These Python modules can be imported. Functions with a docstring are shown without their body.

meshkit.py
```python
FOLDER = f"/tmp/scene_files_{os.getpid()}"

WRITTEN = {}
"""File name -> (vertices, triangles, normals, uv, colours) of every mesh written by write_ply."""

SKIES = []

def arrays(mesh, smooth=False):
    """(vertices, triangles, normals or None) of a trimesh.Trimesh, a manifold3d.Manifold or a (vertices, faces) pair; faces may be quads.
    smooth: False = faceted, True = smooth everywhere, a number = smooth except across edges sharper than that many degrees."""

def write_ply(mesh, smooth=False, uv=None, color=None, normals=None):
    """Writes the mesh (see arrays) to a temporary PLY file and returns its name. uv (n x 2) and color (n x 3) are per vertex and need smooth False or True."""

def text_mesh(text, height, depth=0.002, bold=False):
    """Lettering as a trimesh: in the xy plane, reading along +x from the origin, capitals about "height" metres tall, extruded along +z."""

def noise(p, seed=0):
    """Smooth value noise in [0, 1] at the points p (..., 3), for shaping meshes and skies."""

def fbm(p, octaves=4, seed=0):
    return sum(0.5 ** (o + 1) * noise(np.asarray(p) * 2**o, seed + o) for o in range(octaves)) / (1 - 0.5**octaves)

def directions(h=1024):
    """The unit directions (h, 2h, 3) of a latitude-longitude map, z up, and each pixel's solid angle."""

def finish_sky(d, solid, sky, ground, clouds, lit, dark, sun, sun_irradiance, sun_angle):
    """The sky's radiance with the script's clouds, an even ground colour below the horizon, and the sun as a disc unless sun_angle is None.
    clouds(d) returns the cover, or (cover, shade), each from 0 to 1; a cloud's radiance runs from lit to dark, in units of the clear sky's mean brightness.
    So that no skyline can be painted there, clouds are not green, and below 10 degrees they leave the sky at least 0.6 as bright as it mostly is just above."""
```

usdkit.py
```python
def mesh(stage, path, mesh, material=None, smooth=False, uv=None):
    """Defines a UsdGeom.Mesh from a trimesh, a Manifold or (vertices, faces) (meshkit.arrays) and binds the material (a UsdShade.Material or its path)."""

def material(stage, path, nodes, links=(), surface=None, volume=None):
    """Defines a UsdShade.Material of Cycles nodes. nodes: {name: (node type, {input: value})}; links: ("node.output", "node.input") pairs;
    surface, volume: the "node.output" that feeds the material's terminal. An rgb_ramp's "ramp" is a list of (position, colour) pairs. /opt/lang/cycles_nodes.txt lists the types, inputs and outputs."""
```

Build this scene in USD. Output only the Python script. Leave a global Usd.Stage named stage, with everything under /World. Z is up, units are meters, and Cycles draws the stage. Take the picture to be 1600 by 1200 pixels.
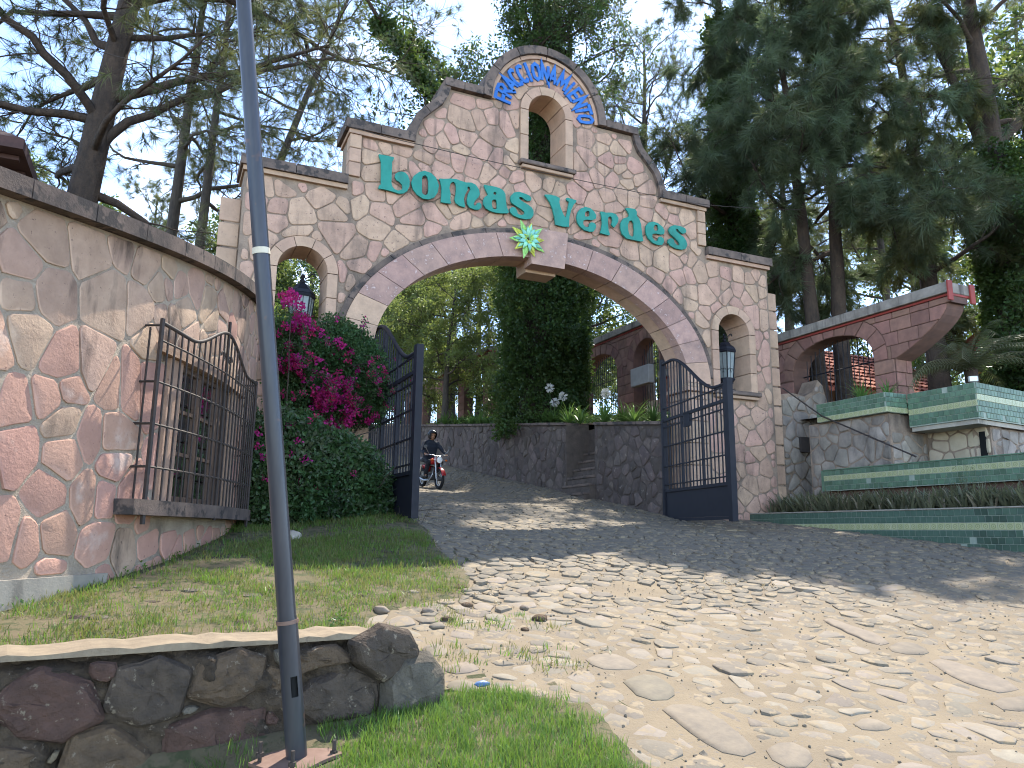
import math, random
import numpy as np, trimesh, usdkit, meshkit, shapely
import manifold3d as m3
from pxr import Usd, UsdGeom, UsdLux, UsdShade, Sdf, Gf, Vt
from shapely.geometry import Polygon, MultiPoint, Point, box as sbox, LineString
from shapely import affinity

# Frame: the gate's centre line is x = 0, its front face is y = 0, +y leads up the drive, z is up, metres.
stage = Usd.Stage.CreateInMemory()
UsdGeom.SetStageUpAxis(stage, UsdGeom.Tokens.z)
UsdGeom.SetStageMetersPerUnit(stage, 1.0)
world = UsdGeom.Xform.Define(stage, '/World')
stage.SetDefaultPrim(world.GetPrim())
UsdGeom.Scope.Define(stage, '/World/Looks')

# ---------------------------------------------------------------- camera, sky, sun, exposure
CAM = np.array([-6.225, -12.296, 1.6])
cam = UsdGeom.Camera.Define(stage, '/World/camera')
_a, _p, _r = math.radians(65.613), math.radians(10.983), math.radians(0.6467)
_F = np.array([math.cos(_a) * math.cos(_p), math.sin(_a) * math.cos(_p), math.sin(_p)])
_R0 = np.array([math.sin(_a), -math.cos(_a), 0.0])
_U0 = np.cross(_R0, _F)
_R = math.cos(_r) * _R0 + math.sin(_r) * _U0
_U = -math.sin(_r) * _R0 + math.cos(_r) * _U0
cam.AddTransformOp().Set(Gf.Matrix4d(*_R, 0, *_U, 0, *(-_F), 0, *CAM, 1))
cam.CreateHorizontalApertureAttr(36.0)
cam.CreateVerticalApertureAttr(27.0)
cam.CreateFocalLengthAttr(36.0 * 1202.07 / 1600)
cam.CreateClippingRangeAttr((0.05, 5000.0))
cam.CreateExposureAttr(2.0)

SUN_AZ, SUN_EL = math.radians(45), math.radians(57)      # azimuth from +y towards +x
SUN_DIR = np.array([math.sin(SUN_AZ) * math.cos(SUN_EL), math.cos(SUN_AZ) * math.cos(SUN_EL), math.sin(SUN_EL)])
sun = UsdLux.DistantLight.Define(stage, '/World/sun')
sun.CreateIntensityAttr(0.7)
sun.CreateAngleAttr(0.53)
sun.CreateNormalizeAttr(True)
sun.CreateColorAttr(Gf.Vec3f(1.0, 0.93, 0.82))
_z = SUN_DIR; _x = np.cross([0, 0, 1.0], _z); _x /= np.linalg.norm(_x); _y = np.cross(_z, _x)
sun.AddTransformOp().Set(Gf.Matrix4d(*_x, 0, *_y, 0, *_z, 0, 0, 0, 60, 1))
sky = UsdLux.DomeLight.Define(stage, '/World/sky')
sky.GetPrim().SetCustomDataByKey('kind', 'structure')
sky_mat = usdkit.material(stage, '/World/Looks/sky', {
    'sky': ('sky_texture', {'sky_type': 'single_scattering', 'sun_disc': False, 'sun_elevation': SUN_EL, 'sun_rotation': SUN_AZ, 'altitude': 2000.0, 'air_density': 1.0, 'aerosol_density': 1.1}),
    'tc': ('texture_coordinate', {}),
    'map': ('mapping', {'mapping_type': 'point', 'scale': (1.0, 1.0, 2.2)}),
    'n': ('noise_texture', {'scale': 2.6, 'detail': 7.0, 'roughness': 0.58, 'distortion': 0.4}),
    'r': ('rgb_ramp', {'ramp': [(0.0, (0.0, 0.0, 0.0)), (0.53, (0.02, 0.02, 0.02)), (0.68, (0.55, 0.55, 0.55)), (1.0, (0.8, 0.8, 0.8))]}),
    'mix': ('mix', {'color2': (6.6, 7.0, 7.6)}),
    'bg': ('background_shader', {'strength': 0.14})},
    [('tc.generated', 'map.vector'), ('map.vector', 'n.vector'), ('n.fac', 'r.fac'), ('r.color', 'mix.fac'), ('sky.color', 'mix.color1'), ('mix.color', 'bg.color')], surface='bg.background')
UsdShade.MaterialBindingAPI.Apply(sky.GetPrim()).Bind(sky_mat)

# ---------------------------------------------------------------- helpers
TAKEN = {}
def numbered(parent, name):
    k = (parent, name); n = TAKEN.get(k, 0); TAKEN[k] = n + 1
    return f'{parent}/{name}' if n == 0 else f'{parent}/{name}_{n:03d}'
def pth(o): return '/World' if o is None else str(o.GetPath())
def meta(prim, label=None, cat=None, group=None, kind=None):
    for k, v in (('label', label), ('category', cat), ('group', group), ('kind', kind)):
        if v: prim.SetCustomDataByKey(k, v)
    return prim
def thing(name, label, cat, group=None, loc=None, rotz=0.0):
    x = UsdGeom.Xform.Define(stage, numbered('/World', name))
    if loc is not None:
        x.AddTranslateOp().Set(Gf.Vec3d(*map(float, loc)))
        if rotz: x.AddRotateZOp().Set(math.degrees(rotz))
    return meta(x.GetPrim(), label, cat, group)
def obj(name, mesh, mat, parent=None, smooth=False, label=None, cat=None, group=None, kind=None, uv=None):
    m = usdkit.mesh(stage, numbered(pth(parent), name), mesh, mat, smooth, uv)
    m.CreateDoubleSidedAttr(True)
    return meta(m.GetPrim(), label, cat, group, kind)
def copy_of(root, label, loc, rotz=0.0, cat=None, group=None):
    was = root.GetCustomData()
    r = thing(root.GetName().rstrip('0123456789_'), label, cat or was['category'], group or was.get('group'), loc, rotz)
    src = root
    for c in src.GetChildren():      # the parts come by reference, so that each copy is placed on its own
        p = stage.DefinePrim(f'{r.GetPath()}/{c.GetName()}'); p.GetReferences().AddInternalReference(c.GetPath())
    return r

class MB:
    """Collects triangles of one mesh."""
    def __init__(s): s.v, s.f, s.n = [], [], 0
    def add(s, v, f):
        v = np.asarray(v, float); f = np.asarray(f, int)
        if f.shape[1] == 4: f = np.vstack([f[:, [0, 1, 2]], f[:, [0, 2, 3]]])
        s.v.append(v); s.f.append(f + s.n); s.n += len(v); return s
    def tm(s, t): return s.add(t.vertices, t.faces)
    def box(s, lo, hi, ch=0.0):
        lo, hi = np.minimum(lo, hi).astype(float), np.maximum(lo, hi).astype(float)
        c = np.array([[x, y, z] for x in (0, 1) for y in (0, 1) for z in (0, 1)], float)
        if ch <= 0:
            return s.add(lo + c * (hi - lo), [[0, 1, 3, 2], [4, 6, 7, 5], [0, 4, 5, 1], [2, 3, 7, 6], [0, 2, 6, 4], [1, 5, 7, 3]])
        pts = []
        for q in c:
            for ax in range(3):
                p = lo + q * (hi - lo); d = np.where(q > 0, -ch, ch); d[ax] = 0; pts.append(p + d)
        h = trimesh.convex.convex_hull(np.array(pts)); return s.tm(h)
    def tube(s, pts, rad, n=6, cap=True, flat=1.0):
        pts = np.asarray(pts, float); rad = np.broadcast_to(np.asarray(rad, float), (len(pts),))
        t = np.gradient(pts, axis=0); t /= np.maximum(np.linalg.norm(t, axis=1, keepdims=True), 1e-9)
        ref = np.array([0, 0, 1.0]) if abs(t[:, 2]).mean() < 0.8 else np.array([1.0, 0, 0])
        a = np.cross(t, ref); a /= np.maximum(np.linalg.norm(a, axis=1, keepdims=True), 1e-9); b = np.cross(t, a)
        ang = np.arange(n) * 2 * math.pi / n
        v = pts[:, None] + rad[:, None, None] * (np.cos(ang)[None, :, None] * a[:, None] + flat * np.sin(ang)[None, :, None] * b[:, None])
        m = len(pts); i = np.arange(m - 1)[:, None] * n; j = np.arange(n); k = (j + 1) % n
        f = np.stack([i + j, i + k, i + n + k, i + n + j], -1).reshape(-1, 4)
        f = np.vstack([f[:, [0, 1, 2]], f[:, [0, 2, 3]]]); v = v.reshape(-1, 3)
        if cap:
            q = len(v); v = np.vstack([v, pts[:1], pts[-1:]])
            f = np.vstack([f, np.stack([np.full(n, q), k, j], 1), np.stack([np.full(n, q + 1), (m - 1) * n + j, (m - 1) * n + k], 1)])
        return s.add(v, f)
    def lathe(s, prof, at=(0, 0, 0), n=16):
        prof = np.asarray(prof, float); ang = np.arange(n) * 2 * math.pi / n
        v = np.stack([prof[:, :1] * np.cos(ang), prof[:, :1] * np.sin(ang), np.repeat(prof[:, 1:2], n, 1)], -1) + np.asarray(at, float)
        m = len(prof); i = np.arange(m - 1)[:, None] * n; j = np.arange(n); k = (j + 1) % n
        return s.add(v.reshape(-1, 3), np.stack([i + j, i + k, i + n + k, i + n + j], -1).reshape(-1, 4))
    def poly(s, pg, a, b, mp):
        """A flat polygon extruded from depth a to depth b; mp(x, y, depth) gives the points."""
        for g in getattr(pg, 'geoms', [pg]):
            if g.is_empty or g.geom_type != 'Polygon' or g.area < 1e-6: continue
            t = trimesh.creation.extrude_polygon(g, 1.0, engine='earcut')
            w = t.vertices; s.add(mp(w[:, 0], w[:, 1], a + (b - a) * w[:, 2]), t.faces)
        return s
    def mesh(s): return np.vstack(s.v), np.vstack(s.f)
    def xf(s, M):
        s.v = [v @ M[:3, :3].T + M[:3, 3] for v in s.v]; return s
    def empty(s): return not s.v

def noise2(x, y, seed=0, o=3): return meshkit.fbm(np.stack([np.asarray(x, float) + 100, np.asarray(y, float) + 100, np.full(np.shape(x), 7.3)], -1), o, seed)
def smooth01(t): t = np.clip(t, 0, 1); return t * t * (3 - 2 * t)
def rotz(a): c, s = math.cos(a), math.sin(a); return np.array([[c, -s, 0], [s, c, 0], [0, 0, 1.0]])
def unit(v): v = np.asarray(v, float); return v / np.maximum(np.linalg.norm(v, axis=-1, keepdims=True), 1e-9)

# ---------------------------------------------------------------- ground heights
def g_road(x, y):
    x, y = np.asarray(x, float), np.asarray(y, float)
    yy = np.where(y < -14, -14 + 14 * np.tanh((y + 14) / 14), np.where(y > 45, 45 + 15 * np.tanh((y - 45) / 15), y))
    z = 1.9 + 0.15 * yy
    z = z + 0.06 * np.clip(-y, 0, 12) * smooth01((x + 1) / 5.6)
    z = z + 0.16 * np.exp(-(((x + 3.4) / 0.8) ** 2 + ((y + 1.9) / 1.3) ** 2))
    z = z - 0.058 * np.clip(y - 1.5, 0, 14) * smooth01((2.9 - x) / 1.6)
    z = z - 0.26 * smooth01((-5.45 - x) / 0.7) * smooth01((-8.25 - y) / 0.25) - 0.04 * np.exp(-((x + 5.5) / 0.4) ** 2 - ((y + 8.5) / 0.3) ** 2)
    return z + 0.05 * (noise2(x * 0.6, y * 0.6, 3) - 0.5)
def g_terrace(x, y): return 3.75 + 0.12 * np.clip(y, 0, 60) + 0.09 * np.clip(np.asarray(x, float) - 3, 0, 30) + 0.1 * (noise2(np.asarray(x) * 0.5, np.asarray(y) * 0.5, 9) - 0.5)

# ---------------------------------------------------------------- materials
def mat(name, c1, c2=None, scale=6.0, var=0.15, rough=0.85, bump=0.3, bscale=40.0, bdist=0.01, detail=5.0, speck=None, stain=None, stretch=(1, 1, 1), spec=0.25, hue=0.0, transl=None, metallic=0.0, extra=None):
    """A mottled surface: two tones mixed by noise, brightness that differs from piece to piece, fine relief; optional specks and stains."""
    c2 = c2 or c1
    N = {'g': ('geometry', {}), 'map': ('mapping', {'mapping_type': 'point', 'scale': stretch}), 'n': ('noise_texture', {'scale': scale, 'detail': detail, 'roughness': 0.68}),
         'r': ('rgb_ramp', {'ramp': [(0.32, c1), (0.68, c2)]}), 'oi': ('object_info', {}), 'hv': ('map_range', {'from_min': 0.0, 'from_max': 1.0, 'to_min': 1 - var, 'to_max': 1 + var}),
         'ra': ('math', {'math_type': 'add'}), 'rf': ('math', {'math_type': 'fraction'}), 'h1': ('math', {'math_type': 'multiply', 'value2': 7.31}), 'h2': ('math', {'math_type': 'fraction'}),
         'hh': ('map_range', {'from_min': 0.0, 'from_max': 1.0, 'to_min': 0.5 - hue, 'to_max': 0.5 + hue}),
         'hsv': ('hsv', {}), 'bn': ('noise_texture', {'scale': bscale, 'detail': 6.0, 'roughness': 0.65}), 'b': ('bump', {'strength': bump, 'distance': bdist}),
         'p': ('principled_bsdf', {'roughness': rough, 'specular_ior_level': spec, 'metallic': metallic})}
    K = [('g.position', 'map.vector'), ('map.vector', 'n.vector'), ('n.fac', 'r.fac'), ('oi.random', 'ra.value1'), ('g.random_per_island', 'ra.value2'), ('ra.value', 'rf.value1'), ('rf.value', 'hv.value'),
         ('rf.value', 'h1.value1'), ('h1.value', 'h2.value1'), ('h2.value', 'hh.value'), ('hh.result', 'hsv.hue'), ('hv.result', 'hsv.value'), ('r.color', 'hsv.color'), ('g.position', 'bn.vector'), ('bn.fac', 'b.height'), ('b.normal', 'p.normal')]
    col = 'hsv.color'
    if speck:                                             # (colour, scale, amount)
        N['sn'] = ('noise_texture', {'scale': speck[1], 'detail': 3.0, 'roughness': 0.7}); N['sr'] = ('rgb_ramp', {'ramp': [(speck[2], (0, 0, 0)), (speck[2] + 0.08, (1, 1, 1))]}); N['sm'] = ('mix', {'color2': speck[0]})
        K += [('g.position', 'sn.vector'), ('sn.fac', 'sr.fac'), ('sr.color', 'sm.fac'), (col, 'sm.color1')]; col = 'sm.color'
    for i, stain in enumerate([] if not stain else stain if isinstance(stain, list) else [stain]):   # (colour, mapping scale, threshold, softness, strength)
        N[f'tm{i}'] = ('mapping', {'mapping_type': 'point', 'scale': stain[1]}); N[f'tn{i}'] = ('noise_texture', {'scale': 1.0, 'detail': 6.0, 'roughness': 0.62}); N[f'tr{i}'] = ('rgb_ramp', {'ramp': [(stain[2], (0, 0, 0)), (stain[2] + stain[3], (stain[4],) * 3)]}); N[f'tx{i}'] = ('mix', {'color2': stain[0]})
        K += [('g.position', f'tm{i}.vector'), (f'tm{i}.vector', f'tn{i}.vector'), (f'tn{i}.fac', f'tr{i}.fac'), (f'tr{i}.color', f'tx{i}.fac'), (col, f'tx{i}.color1')]; col = f'tx{i}.color'
    K.append((col, 'p.base_color'))
    out = 'p.BSDF'
    if transl:
        N['t'] = ('translucent_bsdf', {'color': transl}); N['mx'] = ('mix_closure', {'fac': 0.35}); K += [('p.BSDF', 'mx.closure1'), ('t.BSDF', 'mx.closure2')]; out = 'mx.closure'
    return usdkit.material(stage, '/World/Looks/' + name, N, K, surface=out)
DARK = (0.035, 0.03, 0.028)
M = {}
M['dust'] = mat('road_dust', (0.222, 0.176, 0.115), (0.16, 0.128, 0.088), 1.4, 0.0, 0.95, 0.6, 55, 0.012, speck=((0.16, 0.14, 0.12), 26, 0.6), stain=((0.13, 0.11, 0.095), (0.55, 0.55, 0.55), 0.55, 0.18, 0.6))
M['soil'] = mat('soil', (0.16, 0.12, 0.08), (0.09, 0.07, 0.045), 2.0, 0.0, 0.97, 0.7, 30, 0.02)
M['lawn'] = mat('lawn_soil', (0.1, 0.088, 0.045), (0.13, 0.102, 0.065), 3.0, 0.0, 0.97, 0.7, 45, 0.015, speck=((0.06, 0.065, 0.03), 8, 0.5))
M['cobble'] = mat('cobble_stone', (0.2, 0.17, 0.13), (0.135, 0.115, 0.092), 9.0, 0.25, 0.82, 0.45, 60, 0.006, speck=((0.222, 0.176, 0.115), 9, 0.5), hue=0.012)
M['slab'] = mat('flag_stone', (0.205, 0.168, 0.12), (0.14, 0.118, 0.092), 9.0, 0.14, 0.8, 0.35, 50, 0.005, hue=0.012)
STAIN = ((0.06, 0.05, 0.045), (1.5, 1.5, 0.42), 0.53, 0.15, 0.72)
M['mortar'] = mat('gate_mortar', (0.33, 0.245, 0.18), (0.16, 0.12, 0.092), 2.6, 0.0, 0.95, 0.9, 30, 0.02, stain=STAIN)
STAIN = ((0.06, 0.05, 0.045), (1.5, 1.5, 0.42), 0.53, 0.15, 0.72)
M['gstone'] = mat('gate_stone', (0.475, 0.305, 0.222), (0.335, 0.217, 0.158), 5.0, 0.11, 0.9, 0.8, 30, 0.014, speck=((0.16, 0.105, 0.085), 22, 0.625), stain=[STAIN, ((0.09, 0.07, 0.06), (5.0, 5.0, 0.4), 0.57, 0.12, 0.55)], hue=0.014)
M['dressed'] = mat('dressed_stone', (0.45, 0.30, 0.21), (0.33, 0.225, 0.158), 5.0, 0.09, 0.9, 0.6, 34, 0.01, speck=((0.17, 0.12, 0.1), 24, 0.65), stain=(DARK, (1.5, 1.5, 0.6), 0.6, 0.16, 0.5), hue=0.006)
M['pinkstone'] = mat('pink_quarry_stone', (0.39, 0.25, 0.2), (0.25, 0.165, 0.14), 6.0, 0.1, 0.88, 0.6, 40, 0.008, speck=((0.46, 0.35, 0.32), 12, 0.62), stain=(DARK, (1.6, 1.6, 1.0), 0.63, 0.15, 0.4), hue=0.006)
M['coping'] = mat('weathered_coping', (0.17, 0.125, 0.1), (0.07, 0.056, 0.05), 3.0, 0.14, 0.95, 0.6, 50, 0.01, speck=((0.05, 0.043, 0.04), 5, 0.53))
M['wmortar'] = mat('wall_mortar', (0.47, 0.385, 0.29), (0.33, 0.265, 0.2), 3.0, 0.0, 0.95, 1.0, 36, 0.02, stain=(DARK, (1.4, 1.4, 0.5), 0.62, 0.12, 0.5))
M['wstone'] = mat('wall_stone_tan', (0.49, 0.335, 0.24), (0.37, 0.245, 0.175), 5.0, 0.1, 0.9, 0.6, 34, 0.012, speck=((0.16, 0.105, 0.085), 26, 0.645), stain=(DARK, (2.0, 2.0, 0.55), 0.535, 0.13, 0.85), hue=0.012)
M['wpink'] = mat('wall_stone_pink', (0.48, 0.28, 0.205), (0.4, 0.23, 0.168), 5.0, 0.11, 0.9, 0.6, 34, 0.012, speck=((0.2, 0.11, 0.085), 26, 0.64), stain=((0.6, 0.48, 0.4), (2.2, 2.2, 2.2), 0.57, 0.12, 0.6), hue=0.01)
M['concrete'] = mat('concrete', (0.36, 0.32, 0.26), (0.26, 0.23, 0.19), 3.0, 0.05, 0.9, 0.5, 50, 0.006, stain=(DARK, (2.5, 2.5, 0.7), 0.58, 0.12, 0.6))
M['greywall'] = mat('grey_rubble', (0.3, 0.255, 0.21), (0.16, 0.14, 0.12), 3.0, 0.2, 0.95, 0.6, 40, 0.012, stain=(DARK, (1.8, 1.8, 0.5), 0.53, 0.14, 0.75), hue=0.01)
M['creamstone'] = mat('cream_stone', (0.45, 0.37, 0.27), (0.36, 0.29, 0.21), 4.0, 0.12, 0.9, 0.45, 60, 0.006, hue=0.01)
M['darkstone'] = mat('retaining_stone', (0.115, 0.088, 0.075), (0.065, 0.052, 0.047), 5.0, 0.35, 0.9, 0.6, 45, 0.012, speck=((0.2, 0.165, 0.14), 9, 0.62), hue=0.015)
M['darkmortar'] = mat('retaining_mortar', (0.105, 0.083, 0.07), (0.06, 0.048, 0.042), 6.0, 0.0, 0.95, 0.7, 40, 0.012)
FG = [((0.135, 0.092, 0.056), (0.07, 0.05, 0.034)), ((0.105, 0.06, 0.045), (0.06, 0.037, 0.029)), ((0.088, 0.066, 0.048), (0.046, 0.036, 0.028)), ((0.2, 0.16, 0.105), (0.13, 0.105, 0.07)), ((0.145, 0.125, 0.095), (0.08, 0.07, 0.055))]
for i, (a, b) in enumerate(FG): M[f'fg{i}'] = mat('low_wall_stone_' + 'brown plum slate sand grey'.split()[i], a, b, 9.0, 0.12, 0.9, 1.0, 26, 0.03, speck=((0.2, 0.165, 0.12), 19, 0.62), stain=(DARK, (5, 5, 5), 0.6, 0.12, 0.5))
M['fgmortar'] = mat('low_wall_mortar', (0.1, 0.073, 0.048), (0.04, 0.03, 0.022), 12.0, 0.0, 0.97, 1.0, 40, 0.04, speck=((0.2, 0.16, 0.12), 20, 0.62))
M['fgcap'] = mat('low_wall_cap', (0.27, 0.215, 0.145), (0.17, 0.135, 0.095), 7.0, 0.05, 0.95, 0.7, 50, 0.01, speck=((0.15, 0.12, 0.09), 18, 0.64))
M['arcade'] = mat('arcade_stone', (0.24, 0.13, 0.098), (0.155, 0.088, 0.07), 5.0, 0.18, 0.88, 0.4, 60, 0.006, stain=(DARK, (2, 2, 0.8), 0.62, 0.12, 0.5), hue=0.01)
M['arcadecore'] = mat('arcade_core', (0.15, 0.085, 0.065), (0.1, 0.06, 0.05), 4.0, 0.0, 0.92, 0.4, 60, 0.006)
M['redpaint'] = mat('red_paint', (0.27, 0.045, 0.035), (0.2, 0.04, 0.035), 5.0, 0.0, 0.6, 0.2, 50, 0.003)
M['capgrey'] = mat('parapet_concrete', (0.27, 0.24, 0.205), (0.14, 0.125, 0.105), 3.0, 0.0, 0.9, 0.4, 50, 0.006, stain=(DARK, (5, 5, 0.5), 0.54, 0.12, 0.7))
M['iron'] = mat('gate_iron', (0.009, 0.010, 0.015), (0.015, 0.015, 0.02), 9.0, 0.0, 0.55, 0.15, 80, 0.002, spec=0.22)
M['rust'] = mat('rusty_iron', (0.03, 0.026, 0.025), (0.055, 0.04, 0.032), 14.0, 0.12, 0.65, 0.3, 90, 0.002, spec=0.25)
M['pole'] = mat('pole_metal', (0.028, 0.03, 0.036), (0.05, 0.05, 0.055), 3.0, 0.0, 0.3, 0.12, 60, 0.002, stretch=(3, 3, 0.5), spec=0.6, speck=((0.11, 0.06, 0.04), 6, 0.63), metallic=0.35)
M['plate'] = mat('base_plate', (0.14, 0.085, 0.065), (0.2, 0.13, 0.1), 12.0, 0.0, 0.8, 0.4, 60, 0.003)
M['tape'] = mat('pale_band', (0.55, 0.5, 0.38), None, 5, 0.0, 0.7)
M['black'] = mat('black_void', (0.006, 0.006, 0.006), None, 5, 0.0, 0.9)
M['teal'] = mat('teal_paint', (0.012, 0.18, 0.14), (0.022, 0.225, 0.175), 5.0, 0.03, 0.6, 0.2, 40, 0.003, spec=0.3, stain=((0.02, 0.1, 0.08), (3, 3, 1.2), 0.55, 0.15, 0.5))
M['blue'] = mat('blue_paint', (0.018, 0.10, 0.36), (0.035, 0.15, 0.42), 7.0, 0.0, 0.7, 0.3, 70, 0.003, speck=((0.22, 0.2, 0.26), 20, 0.66))
M['green_tile'] = mat('green_glazed_tile', (0.058, 0.108, 0.064), (0.085, 0.14, 0.09), 5.0, 0.26, 0.45, 0.1, 30, 0.002, spec=0.5, hue=0.012)
M['dark_tile'] = mat('dark_green_tile', (0.032, 0.058, 0.04), (0.05, 0.085, 0.06), 5.0, 0.3, 0.4, 0.1, 30, 0.002, spec=0.5, hue=0.012)
M['grout'] = mat('tile_grout', (0.3, 0.33, 0.27), (0.22, 0.26, 0.21), 5.0, 0.0, 0.9, 0.2, 60, 0.003)
M['band_tile'] = usdkit.material(stage, '/World/Looks/band_tile', {
    'uv': ('uvmap', {'attribute': 'st'}), 'sub': ('vector_math', {'math_type': 'subtract', 'vector2': (0.5, 0.5, 0.0)}), 'len': ('vector_math', {'math_type': 'length'}),
    'd': ('math', {'math_type': 'subtract', 'value2': 0.3}), 'a': ('math', {'math_type': 'absolute'}), 'lt': ('math', {'math_type': 'less_than', 'value2': 0.055}), 'dot': ('math', {'math_type': 'less_than', 'value2': 0.1}), 'mx': ('math', {'math_type': 'maximum'}),
    'g': ('geometry', {}), 'n': ('noise_texture', {'scale': 9.0}), 'r': ('rgb_ramp', {'ramp': [(0.3, (0.3, 0.32, 0.17)), (0.7, (0.37, 0.37, 0.22))]}),
    'm': ('mix', {'color2': (0.2, 0.22, 0.1)}), 'p': ('principled_bsdf', {'roughness': 0.35})},
    [('uv.UV', 'sub.vector1'), ('sub.vector', 'len.vector1'), ('len.value', 'd.value1'), ('d.value', 'a.value1'), ('a.value', 'lt.value1'), ('len.value', 'dot.value1'), ('lt.value', 'mx.value1'), ('dot.value', 'mx.value2'),
     ('g.position', 'n.vector'), ('n.fac', 'r.fac'), ('r.color', 'm.color1'), ('mx.value', 'm.fac'), ('m.color', 'p.base_color')], surface='p.BSDF')
M['clay'] = mat('clay_roof_tile', (0.4, 0.15, 0.09), (0.3, 0.11, 0.07), 5.0, 0.22, 0.85, 0.3, 50, 0.005, hue=0.012)
M['plaster'] = mat('plaster', (0.5, 0.42, 0.32), (0.42, 0.35, 0.27), 2.0, 0.0, 0.9)
M['ochre'] = mat('ochre_plaster', (0.42, 0.25, 0.06), None, 2.0, 0.0, 0.9)
M['eave'] = mat('eave_wood', (0.045, 0.025, 0.022), (0.07, 0.035, 0.03), 6.0, 0.0, 0.8, stretch=(1, 6, 1))
M['wood'] = mat('window_wood', (0.095, 0.06, 0.042), (0.14, 0.095, 0.068), 6.0, 0.1, 0.8, stretch=(1, 1, 0.15))
M['white'] = mat('white_sheet', (0.36, 0.345, 0.32), (0.28, 0.27, 0.25), 4.0, 0.0, 0.7)
M['lens'] = mat('lamp_lens', (0.75, 0.78, 0.78), None, 4.0, 0.0, 0.15, spec=0.6)
M['lglass'] = mat('frosted_lamp_glass', (0.36, 0.43, 0.43), (0.5, 0.56, 0.55), 12.0, 0.0, 0.22, 0.3, 30, 0.004, spec=0.5, transl=(0.6, 0.68, 0.66))
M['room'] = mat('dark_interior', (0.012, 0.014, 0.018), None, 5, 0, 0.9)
M['pane'] = usdkit.material(stage, '/World/Looks/window_pane', {'f': ('fresnel', {'IOR': 1.5}), 't': ('transparent_bsdf', {'color': (0.75, 0.8, 0.82)}), 'g': ('glossy_bsdf', {'roughness': 0.04}), 'm': ('mix_closure', {})},
    [('f.fac', 'm.fac'), ('t.BSDF', 'm.closure1'), ('g.BSDF', 'm.closure2')], surface='m.closure')
M['bark'] = mat('pine_bark', (0.075, 0.052, 0.038), (0.035, 0.027, 0.022), 9.0, 0.0, 0.95, 1.0, 22, 0.04, stretch=(1, 1, 0.35))
M['bark2'] = mat('grey_bark', (0.095, 0.078, 0.062), (0.05, 0.042, 0.036), 9.0, 0.0, 0.95, 1.0, 22, 0.04, stretch=(1, 1, 0.35))
def leafmat(name, a, b, t, rough=0.55, var=0.35, hue=0.02): return mat(name, a, b, 0.9, var, rough, 0.0, 40, 0.001, spec=0.35, hue=hue, transl=t)
M['needle'] = leafmat('pine_needles', (0.055, 0.075, 0.042), (0.09, 0.1, 0.046), (0.13, 0.16, 0.06))
M['needle2'] = leafmat('pine_needles_pale', (0.075, 0.09, 0.035), (0.11, 0.115, 0.05), (0.18, 0.2, 0.06))
M['cypress'] = leafmat('cypress_foliage', (0.07, 0.105, 0.066), (0.105, 0.135, 0.07), (0.16, 0.22, 0.09))
M['ivy'] = leafmat('ivy_leaves', (0.035, 0.07, 0.022), (0.055, 0.1, 0.03), (0.13, 0.2, 0.04), 0.4)
M['broad'] = leafmat('broad_leaves', (0.075, 0.115, 0.036), (0.11, 0.14, 0.048), (0.34, 0.42, 0.1), 0.45)
M['bushleaf'] = leafmat('bush_leaves', (0.035, 0.09, 0.03), (0.07, 0.12, 0.045), (0.12, 0.22, 0.06), 0.45)
M['bract'] = leafmat('bougainvillea_bracts', (0.47, 0.022, 0.16), (0.38, 0.016, 0.17), (0.56, 0.04, 0.22), 0.6, 0.25, 0.03)
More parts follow.
